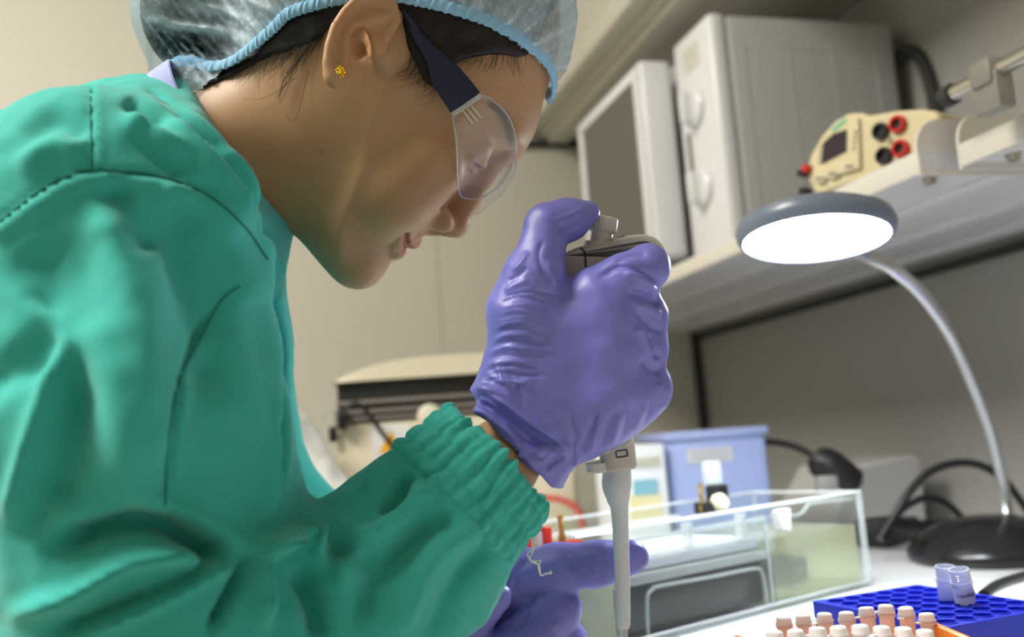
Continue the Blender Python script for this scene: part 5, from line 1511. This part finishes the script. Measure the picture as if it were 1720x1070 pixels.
far_out = [(862, 268), (868, 254), (866, 285), (850, 318), (826, 342), (800, 360), (793, 352), (802, 338), (822, 326), (843, 308)]
lens(np.array(far_out, float), 'lens', lambda a, b: .612 + .02 * np.clip((868 - a) / 80, 0, 1), .0018, 4)
# temple arm: navy, widening to the hinge
def arm():
    outer = [(676, 14), (690, 58), (706, 86), (718, 110), (726, 140), (742, 166), (757, 190)]
    inner = [(700, 40), (712, 58), (728, 74), (752, 96), (770, 112), (788, 132), (807, 156)]
    m = MB(); o_ = spline(outer, 5); i_ = spline(inner, 5); rows = []
    for (a, b), (c, d) in zip(o_, i_):
        de = .5265 + .0075 * np.clip((a - 690) / 70, 0, 1)
        row = []
        for k in range(5):
            t = k / 4; x, y = a + (c - a) * t, b + (d - b) * t
            row.append((x, y, de - .0010 * math.sin(math.pi * t)))
        rows.append([m.bm.verts.new(W(*p)) for p in row] + [m.bm.verts.new(W(p[0], p[1], p[2] + .0028)) for p in reversed(row)])
    for r0, r1 in zip(rows[:-1], rows[1:]):
        for k in range(10): m.bm.faces.new((r0[k], r0[(k + 1) % 10], r1[(k + 1) % 10], r1[k]))
    m.bm.faces.new(rows[0]); m.bm.faces.new(list(reversed(rows[-1])))
    return gl_parent(m.build('temple_arm', M_navy, bevel=.0006))
ta = arm(); ta['label'] = 'dark navy temple arm'
# far temple arm (mirror, mostly hidden by the head)
far = MB()
for a, b in (((64, 8, -75), (-5, 22, -77)),):
    p0, p1 = h2w(a), h2w(b)
    far.tube([tuple(p0), tuple((p0 + p1) / 2), tuple(p1)], [.006, .005, .003], 8)
gl_parent(far.build('temple_arm', M_navy))
# hinge block with three pins
hb = MB()
hin = [(757, 188), (807, 155), (811, 163), (761, 197)]
top = [hb.bm.verts.new(W(a, b, .5335)) for a, b in hin]; bot = [hb.bm.verts.new(W(a, b, .5385)) for a, b in hin]
hb.bm.faces.new(top); hb.bm.faces.new(list(reversed(bot)))
for i in range(4): hb.bm.faces.new((top[i], top[(i + 1) % 4], bot[(i + 1) % 4], bot[i]))
hinge = gl_parent(hb.build('hinge_block', M_lens_edge, bevel=.0005)); hinge['label'] = 'clear hinge block'
M_pin = mat('hinge_pin_steel', (.75, .7, .62), .25, metal=1)
for a, b, c, d in ((778, 186, 794, 208), (785, 182, 802, 204), (792, 178, 808, 198)):
    pn = MB().tube([tuple(W(a, b, .5362)), tuple(W((a + c) / 2, (b + d) / 2, .5368)), tuple(W(c, d, .538))], .0006, 6)
    gl_parent(pn.build('hinge_pin', M_pin))

# ------------------------------------------------------------------ pipette
M_pip = mat('warm_grey_pipette_plastic', (0.54, 0.50, 0.43), 0.35)
M_pip2 = mat('pale_grey_pipette_plastic', (0.64, 0.61, 0.55), 0.32)
M_dark = mat('dark_seam', (0.03, 0.03, 0.03), 0.6)
M_tip = mat('frosted_grey_shaft', (0.66, 0.69, 0.74), 0.3, sss=.2, sssscale=.004, sssr=(1, 1, 1))
M_tipclear = clear_mat('clear_tip', (.9, .93, .97), gloss=.3, rough=.1, haze=.35, hazecol=(.8, .84, .9))
PB = .558                                             # depth of the pipette's axis at the handle
p_top = W(1000, 430, PB); p_bot = W(1030, 790, .552)
paz = nrm(p_top - p_bot); pax = nrm(RGT - paz * (RGT @ paz)); pay = np.cross(paz, pax)
pip = empty('pipette', tuple(W(1050, 1085, .545)))
tag(pip, 'grey plunger micropipette held upright in the gloved right hand', 'pipette')
def pp(o):
    o.parent = pip; o.matrix_parent_inverse = Matrix.Translation(pip.location).inverted(); return o
PM = lambda o: frame_matrix(o, pax, pay, paz)
# handle: rounded body, wider at the top, with the finger hook drawn to the right
def handle():
    # outline of the handle side (px), loft through the thickness
    out = [(946, 430), (950, 424), (975, 414), (1000, 410), (1030, 403), (1056, 396), (1082, 394), (1104, 402), (1118, 420), (1122, 436), (1116, 440), (1108, 424), (1092, 412), (1074, 410), (1056, 418),
           (1042, 434), (1038, 470), (1040, 560), (1048, 680), (1062, 745), (1000, 760), (985, 680), (968, 560), (956, 490), (948, 462)]
    o_ = spline(np.vstack([out, out[:1]]), 4)[:-1]
    m = MB()
    lay = []
    for dz, sc in ((-.0125, .86), (-.0115, .95), (-.0085, 1.0), (.0085, 1.0), (.0115, .95), (.0125, .86)):
        c = o_.mean(0); nrm_in = []
        n = len(o_)
        T = np.roll(o_, -1, 0) - np.roll(o_, 1, 0); Nn = np.stack([T[:, 1], -T[:, 0]], 1); Nn = Nn / np.linalg.norm(Nn, axis=1, keepdims=True)
        P2 = o_ - Nn * (1 - sc) * 34 * (1 if True else -1) * SGN
        lay.append([m.bm.verts.new(W(a, b, PB + dz)) for a, b in P2])
    n = len(o_)
    for r0, r1 in zip(lay[:-1], lay[1:]):
        for i in range(n): m.bm.faces.new((r0[i], r0[(i + 1) % n], r1[(i + 1) % n], r1[i]))
    m.bm.faces.new(lay[0]); m.bm.faces.new(list(reversed(lay[-1])))
    return m
SGN = 1
hd = pp(handle().build('handle', M_pip)); hd['label'] = 'grey handle with a curved finger hook'
# seam between front shell and body
sm_ = MB().tube([tuple(W(a, b, PB - .0128)) for a, b in spline([(974, 416), (982, 424), (984, 450), (985, 478)], 5)], .0005, 6); pp(sm_.build('seam_or_fold_line', M_dark))
# hook top strip
st_ = MB().tube([tuple(W(a, b, PB - .011)) for a, b in spline([(1030, 405), (1056, 399), (1082, 397), (1102, 405), (1115, 422)], 6)], .0011, 8); pp(st_.build('hook_edge', M_pip2))
# collar, ribbed plunger knob
kb = W(1008, 412, PB); kt = W(1016, 364, PB)
kz = nrm(kt - kb); kx = nrm(RGT - kz * (RGT @ kz)); ky = np.cross(kz, kx); KM = frame_matrix(kb, kx, ky, kz)
q = MB().lathe([(.0085, -.004), (.0085, .0)], 28, KM)
q = MB().lathe([(.0095, -.003), (.0095, .0006), (.0088, .0014), (.0064, .0016), (.0064, .0075), (.0082, .0085)], 32, KM); pp(q.build('plunger_collar', M_pip2))
kn = MB()
n = 96; prof_ = [(.0074, .0076, 0), (.0080, .0084, .3), (.0083, .0092, 1), (.0083, .0150, 1), (.0081, .0160, .3), (.0072, .0168, 0), (.0, .0172, 0)]
rings = []
for r, z, rb in prof_[:-1]:
    rings.append([kn.bm.verts.new(KM @ Vector(((r - rb * .0005 * (k % 4 == 0)) * math.cos(2 * math.pi * k / n), (r - rb * .0005 * (k % 4 == 0)) * math.sin(2 * math.pi * k / n), z))) for k in range(n)])
for a, b in zip(rings[:-1], rings[1:]):
    for k in range(n): kn.bm.faces.new((a[k], a[(k + 1) % n], b[(k + 1) % n], b[k]))
kn.bm.faces.new(list(reversed(rings[0]))); kn.bm.faces.new(rings[-1])
pp(kn.build('plunger_knob', M_pip2))
# window on the hook top
MBw = MB().box((0, 0, 0), (.009, .006, .0012), bevel=.0006); o = MBw.build('volume_window', M_dark)
o.matrix_world = frame_matrix(W(1036, 402, PB - .001), nrm(W(1056, 394, PB) - W(1036, 402, PB)), FWD, nrm(np.cross(nrm(W(1056, 394, PB) - W(1036, 402, PB)), FWD))); pp(o)
# lower body with button outline, side lip
lb0 = W(1028, 700, PB); lb1 = W(1040, 786, PB - .001)
lz = nrm(lb0 - lb1); lx = nrm(RGT - lz * (RGT @ lz)); ly = np.cross(lz, lx); LM = frame_matrix(lb1, lx, ly, lz)
lowb = MB(); sec = rounded_rect(.0205, .0235, .0085, 8); rings = []
for s, z in ((.90, -.0006), (.99, .0006), (1.0, .0016), (1.03, .018), (1.05, .030)):
    rings.append([lowb.bm.verts.new(LM @ Vector((x * s, y * s, z))) for x, y in sec])
n = len(sec)
for a, b in zip(rings[:-1], rings[1:]):
    for k in range(n): lowb.bm.faces.new((a[k], a[(k + 1) % n], b[(k + 1) % n], b[k]))
lowb.bm.faces.new(list(reversed(rings[0]))); lowb.bm.faces.new(rings[-1])
pp(lowb.build('lower_body', M_pip))
lip = MB(); sec2 = rounded_rect(.0150, .0200, .006, 6); rings = []
for s, z, sh in ((.85, -.0005, -.0115), (1.0, .0008, -.0120), (1.0, .0052, -.0118)):
    rings.append([lip.bm.verts.new(LM @ Vector((x * s + sh, y * s + .001, z))) for x, y in sec2])
n = len(sec2)
for a, b in zip(rings[:-1], rings[1:]):
    for k in range(n): lip.bm.faces.new((a[k], a[(k + 1) % n], b[(k + 1) % n], b[k]))
lip.bm.faces.new(list(reversed(rings[0]))); lip.bm.faces.new(rings[-1])
lp = pp(lip.build('tip_ejector', M_pip2)); lp['label'] = 'pale tip ejector lip'
bt = MB()
rr = rounded_rect(.0064, .0036, .0006, 3)
loop = [tuple(LM @ Vector((x + .0015, FRONT, y + .0095))) for FRONT in ((.0120 if ly @ FWD < 0 else -.0120),) for x, y in rr + rr[:1]]
bt.tube(loop, .00038, 5, cap=False); pp(bt.build('button_outline', M_dark))
# shaft: bell, long cone, end cap, clear tip
axis = [(1036, 788, .556), (1036, 800, .555), (1036, 818, .554), (1039, 842, .552), (1041, 862, .551), (1045, 960, .547), (1047, 1040, .544), (1047.5, 1056, .5435)]
rad_px = [24, 24.5, 24.5, 18.5, 14.5, 12.8, 12.0, 9.0]
ctr = spline([(a, b, c) for a, b, c in axis], 5); rads = spline([(r,) for r in rad_px], 5)[:, 0]
s3 = MB().tube([tuple(W(*c)) for c in ctr], [r * c[2] / FPX for r, c in zip(rads, ctr)], 28); pp(s3.build('shaft', M_tip))
t3 = MB().tube([tuple(W(1047.5, 1054, .5438)), tuple(W(1048, 1060, .543)), tuple(W(1049.5, 1100, .541)), tuple(W(1051, 1140, .539)), tuple(W(1052, 1180, .537))], [.0026, .0024, .0016, .0010, .0005], 16)
pp(t3.build('disposable_tip', M_tipclear))

# ------------------------------------------------------------------ blue tube rack with two open vials
M_blue = mat('royal_blue_plastic', (0.012, 0.030, 0.62), 0.28, sss=.15, sssscale=.006, sssr=(.3, .3, 1))
rN = WZ(1610, 1050, ZB + .045); rL = WZ(1365, 1010, ZB + .045); rB = WZ(1540, 982, ZB + .045)
eb = nrm(rB - rL); ea = np.array([eb[1], -eb[0], 0.0])          # eb: away to the right, ea: towards the camera side
LA, LB = .120, .0935
rack = empty('tube_rack', (rL[0], rL[1], ZB)); tag(rack, 'royal blue plastic tube rack with rows of round holes', 'tube rack')
rack.matrix_world = frame_matrix((rL[0], rL[1], ZB), eb, -ea, [0, 0, 1])
nb_, na_ = 6, 8
def holed_plate(z0, z1, rad):
    m = MB(); bm = m.bm; n = 16
    pb, pa = (LB - .008) / nb_, (LA - .008) / na_
    for i in range(nb_):
        for j in range(na_):
            cx, cy = .004 + pb * (i + .5), -(.004 + pa * (j + .5))
            ring = []
            for z in (z1, z0):
                ci = [bm.verts.new((cx + rad * math.cos(2 * math.pi * k / n), cy + rad * math.sin(2 * math.pi * k / n), z)) for k in range(n)]
                sq = []
                for k in range(n):
                    a = 2 * math.pi * k / n; c, s = math.cos(a), math.sin(a); q = max(abs(c), abs(s))
                    sq.append(bm.verts.new((cx + pb / 2 * c / q, cy + pa / 2 * s / q, z)))
                ring.append((ci, sq))
            for z in (0, 1):
                ci, sq = ring[z]
                for k in range(n):
                    f = (sq[k], sq[(k + 1) % n], ci[(k + 1) % n], ci[k]); bm.faces.new(f if z == 0 else f[::-1])
            for k in range(n):
                bm.faces.new((ring[0][0][k], ring[0][0][(k + 1) % n], ring[1][0][(k + 1) % n], ring[1][0][k]))
            # raised collar round the hole
            m.lathe([(rad + .0012, z1 - .0002), (rad + .0008, z1 + .0006), (rad, z1 + .0006), (rad, z1 - .0002)], n, Matrix.Translation((cx, cy, 0)), cap=False)
    bmesh.ops.remove_doubles(bm, verts=bm.verts, dist=1e-6)
    for c, s in (((LB / 2, -.002, (z0 + z1) / 2), (LB, .004, z1 - z0)), ((LB / 2, -LA + .002, (z0 + z1) / 2), (LB, .004, z1 - z0)), ((.002, -LA / 2, (z0 + z1) / 2), (.004, LA - .008, z1 - z0)), ((LB - .002, -LA / 2, (z0 + z1) / 2), (.004, LA - .008, z1 - z0))):
        m.box(c, s)
    return m
holed_plate(.034, .045, .0057).build('top_plate', M_blue, rack, smooth=False)
holed_plate(.014, .017, .0050).build('middle_plate', M_blue, rack, smooth=False)
MB().box((LB / 2, -LA / 2, .002), (LB + .012, LA + .012, .004), bevel=.001).build('base_plate', M_blue, rack, smooth=False)
for x_ in (.004, LB - .004):
    for y_ in (-.004, -LA + .004):
        MB().box((x_, y_, .019), (.008, .008, .034), bevel=.001).build('corner_post', M_blue, rack)
for c, s in (((.0015, -LA / 2, .019), (.003, LA - .016, .032)), ((LB / 2, -LA + .0015, .019), (LB - .016, .003, .032))):
    MB().box(c, s).build('side_wall', M_blue, rack, smooth=False)
M_vial = clear_mat('frosted_vial', (.90, .92, .97), gloss=.4, rough=.12, haze=.45, hazecol=(.88, .90, .97))
M_paper = mat('paper_label', (.74, .73, .78), .7)
M_ink = mat('black_ink', (.01, .01, .012), .6)
def vial(px, pytop, pybot, d, tilt, lab, text=None):
    b = WZ(px, pybot, ZB + .0455); d = float((b - CAM) @ FWD); t = W(px + tilt, pytop, d)
    z = nrm(t - b); x = nrm(RGT - z * (RGT @ z)); y = np.cross(z, x); h = float(np.linalg.norm(t - b))
    v = empty('sample_vial', tuple(b)); tag(v, lab, 'vial', 'open vials in the blue rack')
    T = frame_matrix((0, 0, 0), x, y, z)
    r = .0061
    MB().lathe([(r * .5, -.016), (r * .84, -.010), (r * .85, -.002), (r, 0), (r, h - .010), (r * 1.12, h - .0095), (r * 1.12, h - .008), (r * .98, h - .0075), (r * .98, h - .002), (r * 1.06, h - .0015), (r * 1.06, h), (r * .86, h), (r * .86, h - .006), (r * .75, -.004), (r * .4, -.012)], 28, T, cap=False).build('tube', M_vial, v)
    for k in range(3):
        MB().lathe([(r * 1.0, h - .0066 + k * .0016), (r * 1.07, h - .0061 + k * .0016), (r * 1.0, h - .0056 + k * .0016)], 28, T, cap=False).build('thread_ring', M_vial, v)
    if text:
        lb = MB(); n = 18; A0, A1 = math.radians(-200), math.radians(20); rr = r + .0003
        z0, z1 = .0004, h - .0115
        ring = [[lb.bm.verts.new(T @ Vector((rr * math.cos(A0 + (A1 - A0) * k / n), rr * math.sin(A0 + (A1 - A0) * k / n), zz))) for k in range(n + 1)] for zz in (z0, z1)]
        for k in range(n): lb.bm.faces.new((ring[0][k], ring[0][k + 1], ring[1][k + 1], ring[1][k]))
        lo_ = lb.build('paper_label', M_paper, v)
        fc = bpy.data.curves.new('label_text', 'FONT'); fc.body = text; fc.size = .0037; fc.align_x = 'LEFT'; fc.align_y = 'CENTER'; fc.extrude = .00005
        ft = bpy.data.objects.new('tmp_text', fc); COL.objects.link(ft)
        dg = bpy.context.evaluated_depsgraph_get(); me = bpy.data.meshes.new_from_object(ft.evaluated_get(dg)); bpy.data.objects.remove(ft)
        # wrap the lettering round the tube
        co = np.array([vv.co[:] for vv in me.vertices])
        if len(co):
            sign = -1 if y @ FWD > 0 else 1                   # side of the tube that faces the camera
            th0 = sign * math.radians(152) 
            ang = th0 - sign * co[:, 0] / rr
            xx = (rr + .0002 + co[:, 2]) * np.cos(ang); yy = (rr + .0002 + co[:, 2]) * np.sin(ang); zz = co[:, 1] + (z0 + z1) / 2 + .0012
            for vv, a_1, b_1, c_1 in zip(me.vertices, xx, yy, zz): vv.co = T @ Vector((a_1, b_1, c_1))
            me.materials.clear(); link('label_lettering', me, M_ink, lo_)
    return v
vial(1592, 951, 1006, .700, -5, 'left of the two open frosted vials in the blue rack')
vial(1622, 956, 1012, .665, -12, 'tilted open vial with a printed Loading label in the blue rack', 'Loading B')

# ------------------------------------------------------------------ pale tubes in an orange rack, out of focus in front
M_pink = mat('pale_pink_tube', (.93, .80, .77), .35, sss=.4, sssscale=.008, sssr=(1, .7, .6))
M_capw = mat('clear_white_cap', (.92, .85, .84), .3, sss=.3, sssscale=.006, sssr=(1, .9, .9))
M_orange = mat('orange_rack_plastic', (.85, .26, .02), .4)
tops = [[(1316, 1036), (1349, 1033), (1384, 1030), (1421, 1028), (1455, 1020), (1487, 1016), (1521, 1020), (1556, 1030)],
        [(1300, 1060), (1336, 1058), (1372, 1054), (1408, 1052), (1444, 1050), (1480, 1052), (1516, 1054), (1552, 1058)]]
ROWD = [.565, .515]
def microtube():
    root = empty('microtube'); 
    MB().lathe([(.0012, -.034), (.0022, -.030), (.0042, -.014), (.0043, 0), (.0050, .0002), (.0050, .0014), (.0040, .0014)], 20).build('tube', M_pink, root)
    MB().lathe([(.0050, .0016), (.0051, .0026), (.0046, .0032), (.0044, .0058), (.0036, .0064)], 20).build('cap', M_capw, root)
    MB().box((.0062, 0, .0014), (.004, .004, .0008)).build('hinge', M_capw, root, smooth=False)
    return root
mt0 = microtube(); used = False
ordn = ['leftmost', 'second', 'third', 'fourth', 'fifth', 'sixth', 'seventh', 'rightmost']
rowp = []
for ri, row in enumerate(tops):
    for ci, (a, b) in enumerate(row):
        if not used: o = mt0; used = True
        else:
            o = mt0.copy(); COL.objects.link(o)
            for c in mt0.children:
                k = c.copy(); COL.objects.link(k); k.parent = o
        p = W(a, b, ROWD[ri]) - np.array([0, 0, .0064]); o.location = tuple(p)
        o.rotation_euler = (rs.uniform(-.05, .05), rs.uniform(-.05, .05), rs.uniform(0, 6))
        rowp.append(p)
        pos = ordn[ci] if ci in (0, 7) else ordn[ci] + ' from the left'
        tag(o, '%s pale pink microtube in the %s row of the orange rack' % (pos, ('back', 'front')[ri]), 'microtube', 'pale microtubes in the orange rack')
rc = np.mean(rowp, axis=0)
dirr = nrm((np.array(rowp[7]) - np.array(rowp[0])) * np.array([1, 1, 0]))
orr = empty('microtube_rack', (rc[0], rc[1], ZB)); orr.matrix_world = frame_matrix((rc[0], rc[1], ZB), dirr, [-dirr[1], dirr[0], 0], [0, 0, 1])
tag(orr, 'orange microtube rack holding the pale tubes, at the bottom edge', 'tube rack')
hz_ = rc[2] - ZB
for yy in (-.036, .036):
    MB().box((0, yy, hz_ / 2 - .006), (.115, .004, hz_ - .014), bevel=.001).build('side_rail', M_orange, orr)
for xx in (-.058, .058):
    MB().box((xx, 0, hz_ / 2 - .002), (.006, .076, hz_ - .006), bevel=.002).build('end_wall', M_orange, orr)
MB().box((0, 0, .003), (.12, .074, .006), bevel=.001).build('base_plate', M_orange, orr)
MB().box((0, 0, hz_ - .042), (.11, .07, .003)).build('rest_plate', M_orange, orr)
